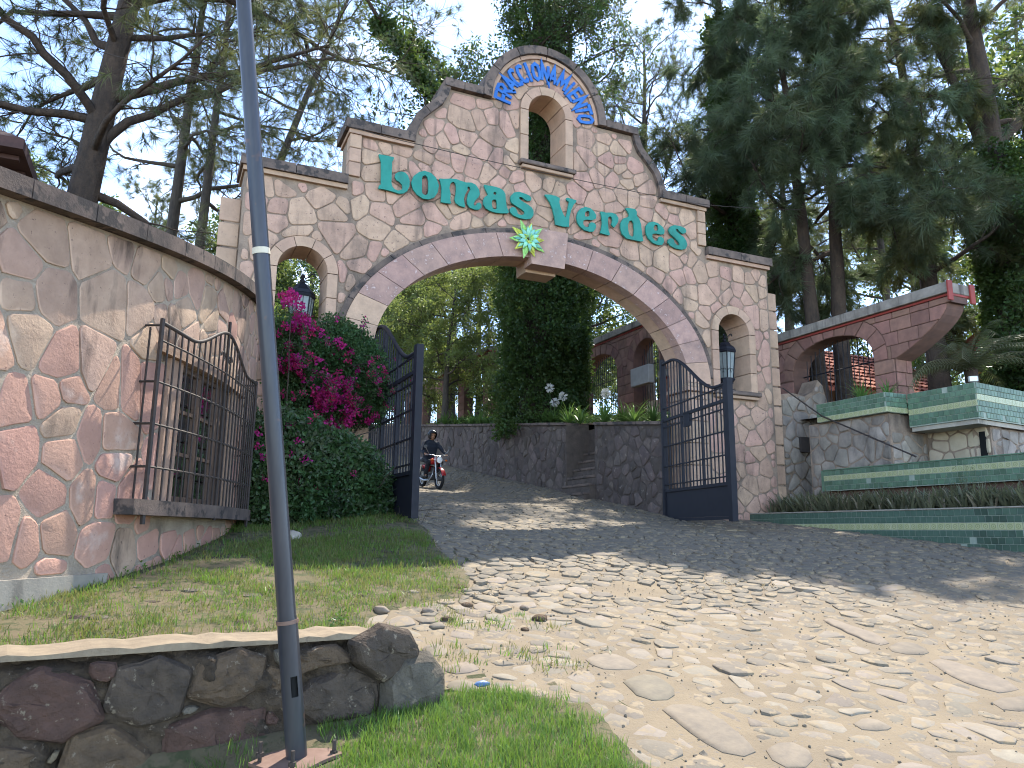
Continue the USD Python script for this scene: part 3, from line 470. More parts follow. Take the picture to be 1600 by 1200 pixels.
# raised green lettering
LETTERS = [[[[-3.281,8.031],[-3.19,8.034],[-3.099,8.034],[-2.995,8.03],[-3.01,7.984],[-3.032,7.937],[-3.029,7.739],[-3.027,7.548],[-3.013,7.491],[-2.971,7.441],[-2.901,7.428],[-2.851,7.451],[-2.823,7.495],[-2.837,7.552],[-2.879,7.591],[-2.938,7.615],[-2.972,7.667],[-2.965,7.729],[-2.915,7.773],[-2.858,7.794],[-2.789,7.791],[-2.734,7.742],[-2.702,7.652],[-2.704,7.543],[-2.741,7.452],[-2.808,7.393],[-2.888,7.374],[-2.969,7.387],[-3.06,7.396],[-3.151,7.401],[-3.252,7.395],[-3.244,7.455],[-3.211,7.48],[-3.218,7.698],[-3.23,7.911],[-3.253,7.96]]],[[[-2.545,7.849],[-2.44,7.9],[-2.32,7.886],[-2.222,7.814],[-2.163,7.68],[-2.18,7.542],[-2.24,7.435],[-2.339,7.376],[-2.445,7.369],[-2.553,7.418],[-2.638,7.509],[-2.674,7.634],[-2.636,7.757]],[[-2.482,7.735],[-2.472,7.786],[-2.425,7.82],[-2.379,7.793],[-2.363,7.724],[-2.356,7.53],[-2.366,7.468],[-2.412,7.44],[-2.46,7.455],[-2.474,7.506]]],[[[-2.162,7.815],[-2.077,7.821],[-1.944,7.857],[-1.834,7.868],[-1.747,7.853],[-1.648,7.843],[-1.548,7.863],[-1.46,7.838],[-1.395,7.764],[-1.374,7.668],[-1.404,7.599],[-1.465,7.525],[-1.495,7.457],[-1.476,7.424],[-1.439,7.443],[-1.427,7.489],[-1.377,7.511],[-1.339,7.475],[-1.338,7.413],[-1.387,7.366],[-1.462,7.352],[-1.562,7.372],[-1.613,7.434],[-1.624,7.518],[-1.605,7.621],[-1.557,7.724],[-1.577,7.776],[-1.621,7.767],[-1.613,7.707],[-1.655,7.624],[-1.683,7.519],[-1.662,7.412],[-1.654,7.357],[-1.759,7.368],[-1.834,7.409],[-1.86,7.471],[-1.839,7.599],[-1.836,7.698],[-1.85,7.776],[-1.888,7.805],[-1.93,7.784],[-1.955,7.735],[-1.963,7.66],[-1.936,7.554],[-1.942,7.492],[-1.938,7.431],[-1.919,7.38],[-2.04,7.368],[-2.118,7.371],[-2.114,7.433],[-2.111,7.629],[-2.135,7.747]]],[[[-1.302,7.871],[-1.22,7.875],[-1.117,7.878],[-0.988,7.872],[-0.91,7.838],[-0.864,7.771],[-0.855,7.646],[-0.834,7.523],[-0.788,7.437],[-0.813,7.407],[-0.955,7.38],[-1.058,7.373],[-1.16,7.385],[-1.249,7.418],[-1.301,7.482],[-1.309,7.556],[-1.279,7.637],[-1.21,7.695],[-1.236,7.733],[-1.269,7.79]],[[-1.115,7.745],[-1.077,7.785],[-1.045,7.766],[-1.05,7.721],[-1.095,7.718]],[[-1.132,7.591],[-1.1,7.622],[-1.049,7.626],[-1.035,7.585],[-1.033,7.459],[-1.071,7.433],[-1.116,7.443],[-1.137,7.515]]],[[[-0.753,7.768],[-0.688,7.845],[-0.583,7.879],[-0.463,7.865],[-0.37,7.845],[-0.329,7.801],[-0.342,7.747],[-0.409,7.728],[-0.462,7.743],[-0.516,7.777],[-0.575,7.78],[-0.588,7.743],[-0.528,7.704],[-0.422,7.667],[-0.328,7.621],[-0.281,7.554],[-0.287,7.463],[-0.34,7.389],[-0.446,7.356],[-0.578,7.357],[-0.696,7.386],[-0.762,7.436],[-0.776,7.503],[-0.724,7.551],[-0.658,7.545],[-0.625,7.488],[-0.605,7.434],[-0.539,7.422],[-0.473,7.453],[-0.473,7.504],[-0.54,7.542],[-0.646,7.585],[-0.738,7.631],[-0.765,7.702]]],[[[-0.059,7.933],[0.064,7.952],[0.188,7.95],[0.278,7.922],[0.264,7.841],[0.285,7.753],[0.333,7.645],[0.395,7.533],[0.43,7.638],[0.459,7.774],[0.48,7.884],[0.417,7.917],[0.424,7.965],[0.537,7.961],[0.65,7.95],[0.621,7.898],[0.578,7.85],[0.522,7.721],[0.486,7.596],[0.479,7.49],[0.471,7.371],[0.353,7.356],[0.181,7.364],[0.167,7.484],[0.126,7.658],[0.071,7.79],[-0.005,7.879]]],[[[0.641,7.599],[0.662,7.708],[0.734,7.801],[0.834,7.854],[0.949,7.849],[1.035,7.793],[1.085,7.722],[1.07,7.653],[0.99,7.604],[0.875,7.596],[0.796,7.568],[0.782,7.493],[0.824,7.442],[0.895,7.442],[0.917,7.472],[0.924,7.526],[0.961,7.559],[1.032,7.559],[1.075,7.521],[1.067,7.453],[1.016,7.378],[0.93,7.356],[0.816,7.368],[0.717,7.429],[0.661,7.497]],[[0.826,7.726],[0.877,7.782],[0.934,7.773],[0.933,7.693],[0.89,7.659],[0.825,7.653]]],[[[1.166,7.824],[1.224,7.826],[1.297,7.823],[1.43,7.848],[1.533,7.834],[1.592,7.764],[1.583,7.681],[1.522,7.589],[1.484,7.542],[1.426,7.598],[1.449,7.67],[1.443,7.736],[1.399,7.768],[1.355,7.733],[1.342,7.65],[1.351,7.518],[1.362,7.44],[1.393,7.386],[1.364,7.358],[1.167,7.372],[1.19,7.449],[1.214,7.573],[1.208,7.692],[1.194,7.769]]],[[[1.753,8.005],[1.867,8.027],[1.989,8.03],[2.026,7.982],[2.024,7.899],[2.076,7.841],[2.119,7.739],[2.138,7.579],[2.151,7.472],[2.171,7.381],[2.095,7.361],[1.943,7.362],[1.778,7.366],[1.675,7.442],[1.633,7.556],[1.635,7.664],[1.696,7.77],[1.833,7.836],[1.842,7.892],[1.812,7.941]],[[1.806,7.655],[1.846,7.75],[1.907,7.775],[1.944,7.721],[1.956,7.573],[1.946,7.463],[1.899,7.421],[1.84,7.458],[1.812,7.547]]],[[[2.231,7.623],[2.242,7.721],[2.305,7.801],[2.415,7.842],[2.539,7.83],[2.647,7.767],[2.692,7.692],[2.674,7.62],[2.595,7.595],[2.47,7.597],[2.392,7.57],[2.382,7.499],[2.435,7.44],[2.504,7.439],[2.529,7.484],[2.546,7.535],[2.594,7.557],[2.663,7.521],[2.669,7.453],[2.619,7.376],[2.525,7.36],[2.402,7.38],[2.296,7.457],[2.245,7.543]],[[2.419,7.712],[2.46,7.781],[2.523,7.786],[2.544,7.707],[2.511,7.657],[2.441,7.654]]],[[[2.788,7.737],[2.839,7.816],[2.952,7.864],[3.08,7.867],[3.209,7.841],[3.239,7.79],[3.213,7.736],[3.139,7.709],[3.068,7.746],[3.021,7.793],[2.973,7.777],[2.98,7.744],[3.058,7.695],[3.168,7.638],[3.23,7.565],[3.251,7.484],[3.207,7.393],[3.109,7.356],[2.95,7.357],[2.824,7.397],[2.763,7.456],[2.781,7.528],[2.846,7.567],[2.909,7.55],[2.931,7.485],[2.984,7.432],[3.048,7.436],[3.058,7.479],[3.02,7.528],[2.926,7.595],[2.817,7.659]]]]
sign = thing('sign_lettering', 'raised teal green lettering Lomas Verdes across the gate wall', 'lettering')
for ch, rings in zip('LomasVerdes', LETTERS):
    pg = Polygon(rings[0], rings[1:]).buffer(0)
    # round the hand-cut outline a little
    pg = pg.buffer(0.012, quad_segs=3).buffer(-0.024, quad_segs=3).buffer(0.012, quad_segs=3).simplify(0.0015)
    obj('letter', MB().poly(pg, 0.085, 0.05, face).mesh(), M['teal'], sign, label=f'teal letter {ch}')
# glazed sun ornament on the keystone
orn = thing('sun_ornament', 'green, yellow and blue glazed flower-shaped star fixed over the keystone', 'ornament')
rg = np.random.default_rng(3)
SUNM = [mat('ornament_' + n, a, b, 30.0, 0.1, 0.3, 0.1, spec=0.5) for n, a, b in (('green', (0.22, 0.5, 0.08), (0.3, 0.55, 0.2)), ('yellow', (0.5, 0.52, 0.07), (0.42, 0.5, 0.1)), ('blue', (0.12, 0.36, 0.42), (0.2, 0.5, 0.3)), ('turquoise', (0.2, 0.55, 0.45), (0.3, 0.6, 0.3)))]
def petal(mb, ang, r0, r1, w, y, lift):
    ts_ = np.linspace(0, 1, 6); ws = w * np.array([0.35, 0.8, 1.0, 0.85, 0.45, 0.03]); ca, sa = math.cos(ang), math.sin(ang); v = []
    for t_, ww in zip(ts_, ws):
        rr = r0 + (r1 - r0) * t_; yy = y - lift * math.sin(t_ * 2.4)
        for q, dy in ((-1, 0.0), (0, -0.018), (1, 0.0)): v.append((rr * ca - q * ww * sa, yy + dy, rr * sa + q * ww * ca))
    v = np.array(v); v2 = v + [0, 0.012, 0]; f = []
    for i in range(5):
        for j in range(2): a = i * 3 + j; f += [[a, a + 1, a + 4, a + 3], [a + 18, a + 21, a + 22, a + 19]]
        for j, s_ in ((0, 1), (2, -1)): a = i * 3 + j; f.append([a, a + 3, a + 21, a + 18])
    mb.add(np.vstack([v, v2]) + [-0.43, -0.12, 6.94], f)
for k in range(10):
    for lay, (r1, w, y, lift, m) in enumerate(((0.36 + 0.03 * (k % 2), 0.062, -0.01, 0.03, SUNM[0 if k % 2 else 1]), (0.24, 0.04, -0.04, 0.05, SUNM[2 if k % 2 else 3]))):
        mb = MB(); petal(mb, (k + 0.5 * lay) * math.pi / 5 + 0.1, 0.03, r1 * rg.uniform(0.92, 1.05), w, y, lift); obj('petal', mb.mesh(), m, orn, 60)
        if lay == 0: mb = MB(); petal(mb, k * math.pi / 5 + 0.1, 0.12, r1 * 0.82, w * 0.45, y - 0.03, lift); obj('petal_inlay', mb.mesh(), SUNM[(k + 1) % 4], orn, 60)
for k in range(14):
    a = rg.uniform(0, 6.28); q = np.array([-0.43, -0.2, 6.94]) + [0.05 * math.cos(a), 0, 0.05 * math.sin(a)]
    obj('stamen', MB().tube([q + [0, 0.08, 0], q, q + [0.08 * math.cos(a + 1), -0.01, 0.08 * math.sin(a + 1)]], [0.012, 0.014, 0.006], 5).mesh(), SUNM[0 if k % 3 else 1], orn, True)
# iron leaves of the gate
def leaf(name, label, hx, hy, phi, sgn, z0, W=2.8):
    t = thing(name, label, 'gate leaf')
    dx, dy = sgn * math.sin(phi), -math.cos(phi)
    def P(x, z, o=0.0): return np.array([hx + dx * x - dy * o, hy + dy * x + dx * o, z0 + z])
    def bar(x0_, z0_, x1_, z1_, w, d):
        a, b = np.array([x0_, z0_]), np.array([x1_, z1_]); tg = unit(b - a); nn = np.array([-tg[1], tg[0]]) * w / 2
        q = [a + nn, b + nn, b - nn, a - nn]; v = [P(p[0], p[1], o) for o in (-d / 2, d / 2) for p in q]
        return MB().add(v, [[0, 1, 2, 3], [7, 6, 5, 4], [0, 4, 5, 1], [1, 5, 6, 2], [2, 6, 7, 3], [3, 7, 4, 0]])
    H0, H1 = 3.18, 2.3
    top = lambda x: H1 + (H0 - H1) * (1 - smooth01((x - 0.45) / (W - 0.9)))
    I = M['iron']
    obj('stile', bar(0.04, 0, 0.04, H0 + 0.1, 0.08, 0.08).mesh(), I, t); obj('stile', bar(W - 0.07, 0, W - 0.07, H1 + 0.08, 0.14, 0.1).mesh(), I, t)
    xs_ = np.linspace(0.04, W - 0.07, 24); obj('top_rail', MB().tube([P(x, top(x)) for x in xs_], 0.032, 6).mesh(), I, t, True)
    for z in (0.06, 0.62, 2.02): obj('rail', bar(0.08, z, W - 0.14, z, 0.055, 0.05).mesh(), I, t)
    for z in (0.74, 1.1, 1.5, 1.88, 2.26): obj('thin_rail', bar(0.08, z, W - 0.14, z, 0.022, 0.03).mesh(), I, t)
    obj('bottom_panel', bar(0.08, 0.34, W - 0.14, 0.34, 0.5, 0.012).mesh(), I, t)
    n = 19
    for k in range(1, n):
        x = 0.04 + (W - 0.11) * k / n; thick = k % 6 == 0
        obj('bar', bar(x, 0.64, x, top(x), 0.05 if thick else 0.019, 0.04 if thick else 0.019).mesh(), I, t)
    a = (W - 0.11) * 6 / n + 0.04; b = (W - 0.11) * 12 / n + 0.04
    obj('lock_plate', bar((a + b) / 2 - 0.3, 1.9, (a + b) / 2 - 0.05, 1.9, 0.26, 0.05).mesh(), I, t)
    for z in (0.3, 1.1, 2.0): obj('hinge', MB().tube([P(-0.03, z - 0.07), P(-0.03, z + 0.07)], 0.03, 8).mesh(), I, t, True)
leaf('gate_leaf', 'open black iron gate leaf with S-curved top before the right pillar', 2.9, 0.45, math.radians(-12.0), 1, 1.83)
leaf('gate_leaf', 'open black iron gate leaf at the left jamb beside the bougainvillea', -3.1, 0.45, math.radians(0.2), -1, 1.78)
# lanterns standing in the side niches
def lantern(label, x, y, z):
    t = thing('niche_lantern', label, 'lantern', None, (x, y, z)); I = M['iron']
    obj('pedestal', MB().lathe([(0.0, 0), (0.2, 0), (0.2, 0.06), (0.1, 0.1), (0.09, 0.16), (0.15, 0.2), (0.15, 0.24), (0, 0.24)], (0, 0, 0), 6).mesh(), I, t)
    obj('base_ring', MB().lathe([(0.0, 0.25), (0.17, 0.25), (0.2, 0.29), (0.17, 0.32), (0, 0.32)], (0, 0, 0), 6).mesh(), I, t)
    for k in range(6):
        a0, a1 = k * math.pi / 3, (k + 1) * math.pi / 3; r0, r1 = 0.15, 0.205
        q = lambda r, a, zz: np.array([r * math.cos(a), r * math.sin(a), zz])
        p = [q(r0, a0, 0.32), q(r0, a1, 0.32), q(r1, a1, 0.86), q(r1, a0, 0.86)]
        obj('glass', MB().add(p, [[0, 1, 2, 3]]).mesh(), M['lglass'], t)
        obj('post', MB().tube([q(r0 + .004, a0, .3), q(r1 + .004, a0, .88)], 0.013, 5).mesh(), I, t)
        m1 = (p[0] + p[1]) / 2 * 1.01; m2 = (p[3] + p[2]) / 2 * 1.01; obj('glazing_bar', MB().tube([m1, m2], 0.006, 4).mesh(), I, t)
        c0 = (m1 + m2) / 2; e = unit(p[1] - p[0])
        for s in (-1, 1):
            th = np.linspace(0, 4.5, 10); obj('scroll', MB().tube([c0 - [0, 0, 0.12] + e * s * (0.03 + 0.028 * math.cos(v)) + np.array([0, 0, 0.045 * math.sin(v)]) for v in th], 0.005, 4).mesh(), I, t)
    obj('top_ring', MB().lathe([(0.0, 0.86), (0.22, 0.86), (0.24, 0.89), (0.22, 0.92), (0, 0.92)], (0, 0, 0), 6).mesh(), I, t)
    obj('roof', MB().lathe([(0.23, 0.92), (0.2, 0.98), (0.13, 1.04), (0.09, 1.1), (0.05, 1.12), (0.0, 1.12)], (0, 0, 0), 6).mesh(), I, t)
    obj('finial', MB().lathe([(0.0, 1.12), (0.035, 1.13), (0.045, 1.17), (0.02, 1.2), (0.04, 1.24), (0.012, 1.28), (0.0, 1.32)], (0, 0, 0), 8).mesh(), I, t, 50)
    th = np.linspace(0, math.pi, 9); obj('hanging_scroll', MB().tube([(0.02 + 0.09 * (1 - math.cos(v)), 0, 1.26 - 0.05 * math.sin(v * 2)) for v in th], 0.012, 5).mesh(), I, t, True)
lantern('black hexagonal glazed lantern in the right-hand niche', 4.42, 0.28, 4.52)
lantern('black lantern in the left niche, half hidden by bougainvillea', -4.36, 0.3, 4.52)
# ---------------------------------------------------------------- curved boundary wall with its window
from scipy.interpolate import CubicSpline
_wp = np.array([(-8.6, -7.9), (-7.15, -5.79), (-5.98, -3.77), (-5.42, -2.19), (-5.08, -0.75)])
_wl = np.r_[0, np.cumsum(np.linalg.norm(np.diff(_wp, axis=0), axis=1))]
_ws = np.linspace(0, _wl[-1], 1500); _wq = CubicSpline(_wl, _wp)(_ws)
_arc = np.r_[0, np.cumsum(np.linalg.norm(np.diff(_wq, axis=0), axis=1))]
_wt = unit(np.gradient(_wq, axis=0)); _wn = np.stack([_wt[:, 1], -_wt[:, 0]], 1)
WL = _arc[-1]
def wallmap(s, z, d):
    s = np.asarray(s, float); e = np.clip(s, 0, WL); ex = s - e
    p = [np.interp(e, _arc, _wq[:, i]) + ex * np.interp(e, _arc, _wt[:, i]) + d * np.interp(e, _arc, _wn[:, i]) for i in (0, 1)]
    return np.stack([p[0], p[1], np.asarray(z, float) + 0 * p[0]], -1)
def wtop(s): return 3.74 + 0.15 * np.asarray(s, float)
bw = thing('boundary_wall', 'curved pink and tan rubble stone wall with a barred window', 'wall')
WIN = (4.36, 6.28, 1.86, 3.22)
S = np.linspace(-6, WL, 64)
dom = Polygon([(s, 0.3) for s in S] + [(s, float(wtop(s)) - 0.15) for s in S[::-1]])
hole = sbox(WIN[0], WIN[2], WIN[1], WIN[3])
mb = MB()
for a, b in zip(S[:-1], S[1:]):
    pg = dom.intersection(sbox(a, 0, b, 9)).difference(hole)
    mb.poly(pg, 0.0, -0.45, wallmap)
obj('wall_core', mb.mesh(), M['wmortar'], bw)
gr = lambda s: g_road(*wallmap(s, 0, 0)[..., :2].T)
pl = Polygon([(s, 0.4) for s in np.linspace(-5.9, 3.6, 20)] + [(3.62, 1.24), (-5.9, 1.24)])
mb = MB()
for a, b in zip(np.linspace(-5.9, 3.6, 20)[:-1], np.linspace(-5.9, 3.6, 20)[1:]): mb.poly(pl.intersection(sbox(a, 0, b, 9)), 0.045, -0.02, wallmap)
obj('plinth', mb.mesh(), M['concrete'], bw)
n = 17; cs_ = np.linspace(-3, WL + 0.02, n + 1)
for a, b in zip(cs_[:-1], cs_[1:]):
    q = np.linspace(a + 0.006, b - 0.006, 5)
    mb = MB()
    for a2, b2 in zip(q[:-1], q[1:]): mb.poly(Polygon([(a2, wtop(a2) - 0.147), (b2, wtop(b2) - 0.147), (b2, wtop(b2)), (a2, wtop(a2))]), 0.13, -0.5, wallmap)
    obj('coping_stone', mb.mesh(), M['coping'], bw)
fd = Polygon([(s, max(1.245 if s < 3.6 else 0.9, 0.3)) for s in np.linspace(0.6, WL - 0.04, 50)] + [(s, float(wtop(s)) - 0.16) for s in np.linspace(0.6, WL - 0.04, 50)[::-1]]).buffer(0)
fd = fd.difference(sbox(WIN[0] - 0.12, WIN[2] - 0.2, WIN[1] + 0.12, WIN[3] + 0.13))
its = []; rg = np.random.default_rng(14)
for k, c in enumerate(vor_cells(fd, 0.29, 27, 1.1, 0.24, 0.47)):
    cc = c.centroid; ar = c.area
    c = round_cell(c, 0.03 if cc.y < 2.2 else 0.022, 0.05, k, 0.0)
    if c is None: continue
    low = cc.y < 2.95 + 0.5 * (noise2(cc.x, cc.y, 4) - 0.5) - 0.02 * cc.x
    q = np.array(c.exterior.segmentize(0.16).coords); c = Polygon(q)
    mb = MB(); block(mb, c, wallmap, rg.uniform(0.008, 0.02), 0.01, -0.02, 0.004, rg.normal(0, 0.015, 2), 0.003, k)
    its.append((mb, M['wpink'] if low and rg.random() < 0.86 or rg.random() < 0.06 else M['wstone'], ar))
pieces(bw, 'wall_stone', its, 300, 'small_wall_stones', 42)
sl = MB(); q = np.linspace(3.62, 6.9, 9)
for a, b in zip(q[:-1], q[1:]): sl.poly(sbox(a, 1.72, b, 1.853), 0.2, -0.42, wallmap)
obj('window_sill', sl.mesh(), M['coping'], bw)
sl = MB(); q = np.linspace(4.0, 6.6, 9)
for a, b in zip(q[:-1], q[1:]): sl.poly(sbox(a, 3.225, b, 3.31), 0.09, -0.42, wallmap)
obj('window_lintel', sl.mesh(), M['dressed'], bw)
for x0, x1 in ((WIN[0] - 0.1, WIN[0] + 0.16), (WIN[1] - 0.16, WIN[1] + 0.1)): obj('window_jamb', MB().poly(sbox(x0, 1.857, x1, 3.222), 0.035, -0.3, wallmap).mesh(), M['dressed'], bw)
win = obj('window', MB().poly(sbox(4.5, 1.862, 5.62, 3.218).difference(sbox(4.55, 1.92, 5.02, 3.16)).difference(sbox(5.08, 1.92, 5.57, 3.16)), 0.0, -0.07, wallmap).mesh(), M['wood'], bw)
for i in range(4): obj('shutter_board', MB().poly(sbox(5.625 + 0.125 * i, 1.862, 5.744 + 0.125 * i, 3.218), -0.02 - 0.006 * (i % 2), -0.06, wallmap).mesh(), M['wood'], bw)
for x0, x1 in ((4.55, 5.02), (5.08, 5.57)):
    for z in (2.32, 2.74): obj('glazing_bar', MB().poly(sbox(x0, z, x1, z + 0.035), -0.01, -0.06, wallmap).mesh(), M['wood'], win)
    for z0, z1 in ((1.92, 2.32), (2.355, 2.74), (2.775, 3.16)): obj('pane', MB().poly(sbox(x0, z0, x1, z1), -0.035, -0.04, wallmap).mesh(), M['pane'], win)
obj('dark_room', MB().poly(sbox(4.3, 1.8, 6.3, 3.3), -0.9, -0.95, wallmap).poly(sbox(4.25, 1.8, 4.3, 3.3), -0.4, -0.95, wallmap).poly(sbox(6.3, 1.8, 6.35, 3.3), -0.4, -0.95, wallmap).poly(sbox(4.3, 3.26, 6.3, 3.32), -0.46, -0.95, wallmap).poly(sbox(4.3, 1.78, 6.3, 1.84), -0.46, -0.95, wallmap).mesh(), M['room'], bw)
# the wrought-iron cage in front of the window
gri = thing('window_grille', 'projecting rusty wrought-iron window grille with curled top on the boundary wall', 'window grille')
def wtube(pts, r, n=5): q = np.array(pts, float); return MB().tube(wallmap(q[:, 0], q[:, 1], q[:, 2]), r, n).mesh()
GO, G0, G1 = 0.18, 3.8, 6.72
gm = (G0 + G1) / 2
def gtop(s):
    u = abs(s - gm) / (G1 - gm); return 3.42 + 0.3 * (1 - smooth01(u / 0.62)) + 0.02 * smooth01((u - .6) / .4)
for s in (G0, G1): obj('corner_post', wtube([(s, 1.64, GO), (s, float(gtop(s)) + 0.04, GO)], 0.021, 4), M['rust'], gri)
obj('centre_post', wtube([(gm, 1.7, GO), (gm, 3.86, GO)], 0.017, 4), M['rust'], gri)
for s in np.linspace(G0, G1, 25)[1:-1]:
    if abs(s - gm) < 0.02: continue
    obj('bar', wtube([(s, 1.72, GO), (s, float(gtop(s)), GO)], 0.0095, 4), M['rust'], gri)
ss_ = np.linspace(G0, G1, 41); obj('curved_top_rail', wtube([(s, float(gtop(s)), GO) for s in ss_], 0.019, 6), M['rust'], gri, True)
for z in (1.74, 1.78, 2.14, 2.52, 2.9, 3.28): obj('cross_rail', wtube([(s, z, GO) for s in np.linspace(G0, G1, 13)], 0.011 if z > 1.8 else 0.016, 4), M['rust'], gri)
for z in (2.14, 2.52, 2.9):
    for s in np.linspace(G0, G1, 25)[1:-1]: obj('collar', MB().box((-0.016, -0.016, -0.012), (0.016, 0.016, 0.012)).xf(np.vstack([np.c_[np.eye(3), wallmap(s, z, GO)], [0, 0, 0, 1]])).mesh(), M['rust'], gri) if (round(s * 50) % 2) else None
for s in (G0, G1):
    for d in (0.07,): obj('side_bar', wtube([(s, 1.72, d), (s, 3.4, d)], 0.0095, 4), M['rust'], gri)
    for z in (1.75, 2.14, 2.52, 2.9, 3.42): obj('side_rail', wtube([(s, z, 0.0), (s, z, GO)], 0.012, 4), M['rust'], gri)
for sgn in (-1, 1):
    th = np.linspace(0, 5.2, 18); obj('scroll', wtube([(gm + sgn * (0.11 + (0.07 - 0.008 * v) * math.cos(v)), 3.44 + (0.07 - 0.008 * v) * math.sin(v), GO) for v in th], 0.008, 5), M['rust'], gri, True)
# ---------------------------------------------------------------- low wall of dark field stones
lw = thing('low_stone_wall', 'low dark field-stone wall with pale mortar cap behind the leaning pole', 'wall')
LA, LB = np.array([-4.72, -8.08]), np.array([-8.4, -8.62]); lt = unit(LB - LA); lno = np.array([lt[1], -lt[0]]); lno = lno if lno[1] < 0 else -lno
def lmap(s, z, d):
    s = np.asarray(s, float); d = np.asarray(d, float) + 0 * s; x = LA[0] + lt[0] * s + lno[0] * d; return np.stack([x, LA[1] + lt[1] * s + lno[1] * d, np.asarray(z, float) + 0 * s], -1)
body = Polygon([(0.3, 0.2), (3.7, 0.2), (3.7, 1.05), (0.45, 1.05), (0.36, 0.9)])
mb = MB().poly(body, -0.06, -0.32, lmap)
_u, _w = np.meshgrid(np.linspace(0.28, 3.72, 150), np.linspace(0.25, 1.06, 44)); _d = 0.075 * (meshkit.fbm(np.stack([_u * 9, _w * 9, 0 * _u], -1), 5, 4) - 0.5) * 2 - 0.012 - 0.06 * smooth01((_w - 1.0) / 0.06) - 0.06 * smooth01((0.36 - _u) / 0.1)
_i = (np.arange(43)[:, None] * 150 + np.arange(149)).ravel(); mb.add(lmap(_u.ravel(), _w.ravel(), _d.ravel()), np.stack([_i, _i + 1, _i + 151, _i + 150], 1)); obj('wall_core', mb.mesh(), M['fgmortar'], lw, 35)
rg = np.random.default_rng(44)
capv = [(0.42, 1.052)] + [(s, 1.052) for s in np.arange(0.5, 3.7, 0.1)]
top = np.array([(s, 1.07 + 0.016 * rg.random() ** 2 + 0.003 * math.sin(s * 5)) for s in np.arange(0.36, 3.7, 0.08)])
mb = MB().poly(Polygon([(0.36, 1.052), (3.66, 1.052)] + [tuple(q) for q in top[::-1]]), 0.0, -0.36, lmap); obj('mortar_cap', mb.mesh(), M['fgcap'], lw)
def boulder(c, mp, h, seed, m, name='field_stone', parent=None):
    """A rough stone: the cell's outline domed up in three uneven rings."""
    q = np.array(c.exterior.segmentize(0.05).coords)[:-1]; ce = np.array(c.centroid.coords[0]); n = len(q); rg_ = np.random.default_rng(seed); v = []
    nz = lambda w, k: (meshkit.fbm(np.c_[w * 7, np.full(len(w), seed * 3.7 + k)], 4, seed) - 0.5)
    lv = [(1.05, -0.08), (1.0, 0.25), (0.95, 0.62), (0.84, 0.88), (0.66, 1.0), (0.46, 1.02), (0.24, 1.03)]
    sl_ = rg_.normal(0, 0.25, 2)
    for k, d in lv:
        w = ce + (q - ce) * k + (nz(q, 1)[:, None] * 0.06 * (k > 0.5)); dd = h * d * (1 + (w - ce) @ sl_ * 3) + (0.016 + 0.3 * h) * np.round(nz(w, 2) * 7) / 3.5 * (d > 0) + 0.012 * nz(w * 3, 3)
        v.append(mp(w[:, 0], w[:, 1], np.maximum(dd, -0.05)))
    v.append(mp(ce[:1], ce[1:], np.array([h * 1.03]))); v = np.vstack(v); i = np.arange(n); j = (i + 1) % n; f = []
    for a in range(len(lv) - 1): a *= n; f += [np.stack([a + i, a + j, a + n + j], 1), np.stack([a + i, a + n + j, a + n + i], 1)]
    a = (len(lv) - 1) * n; f.append(np.stack([a + i, a + j, np.full(n, a + n)], 1))
    return obj(name, (v, np.vstack(f)), m, parent, 16)
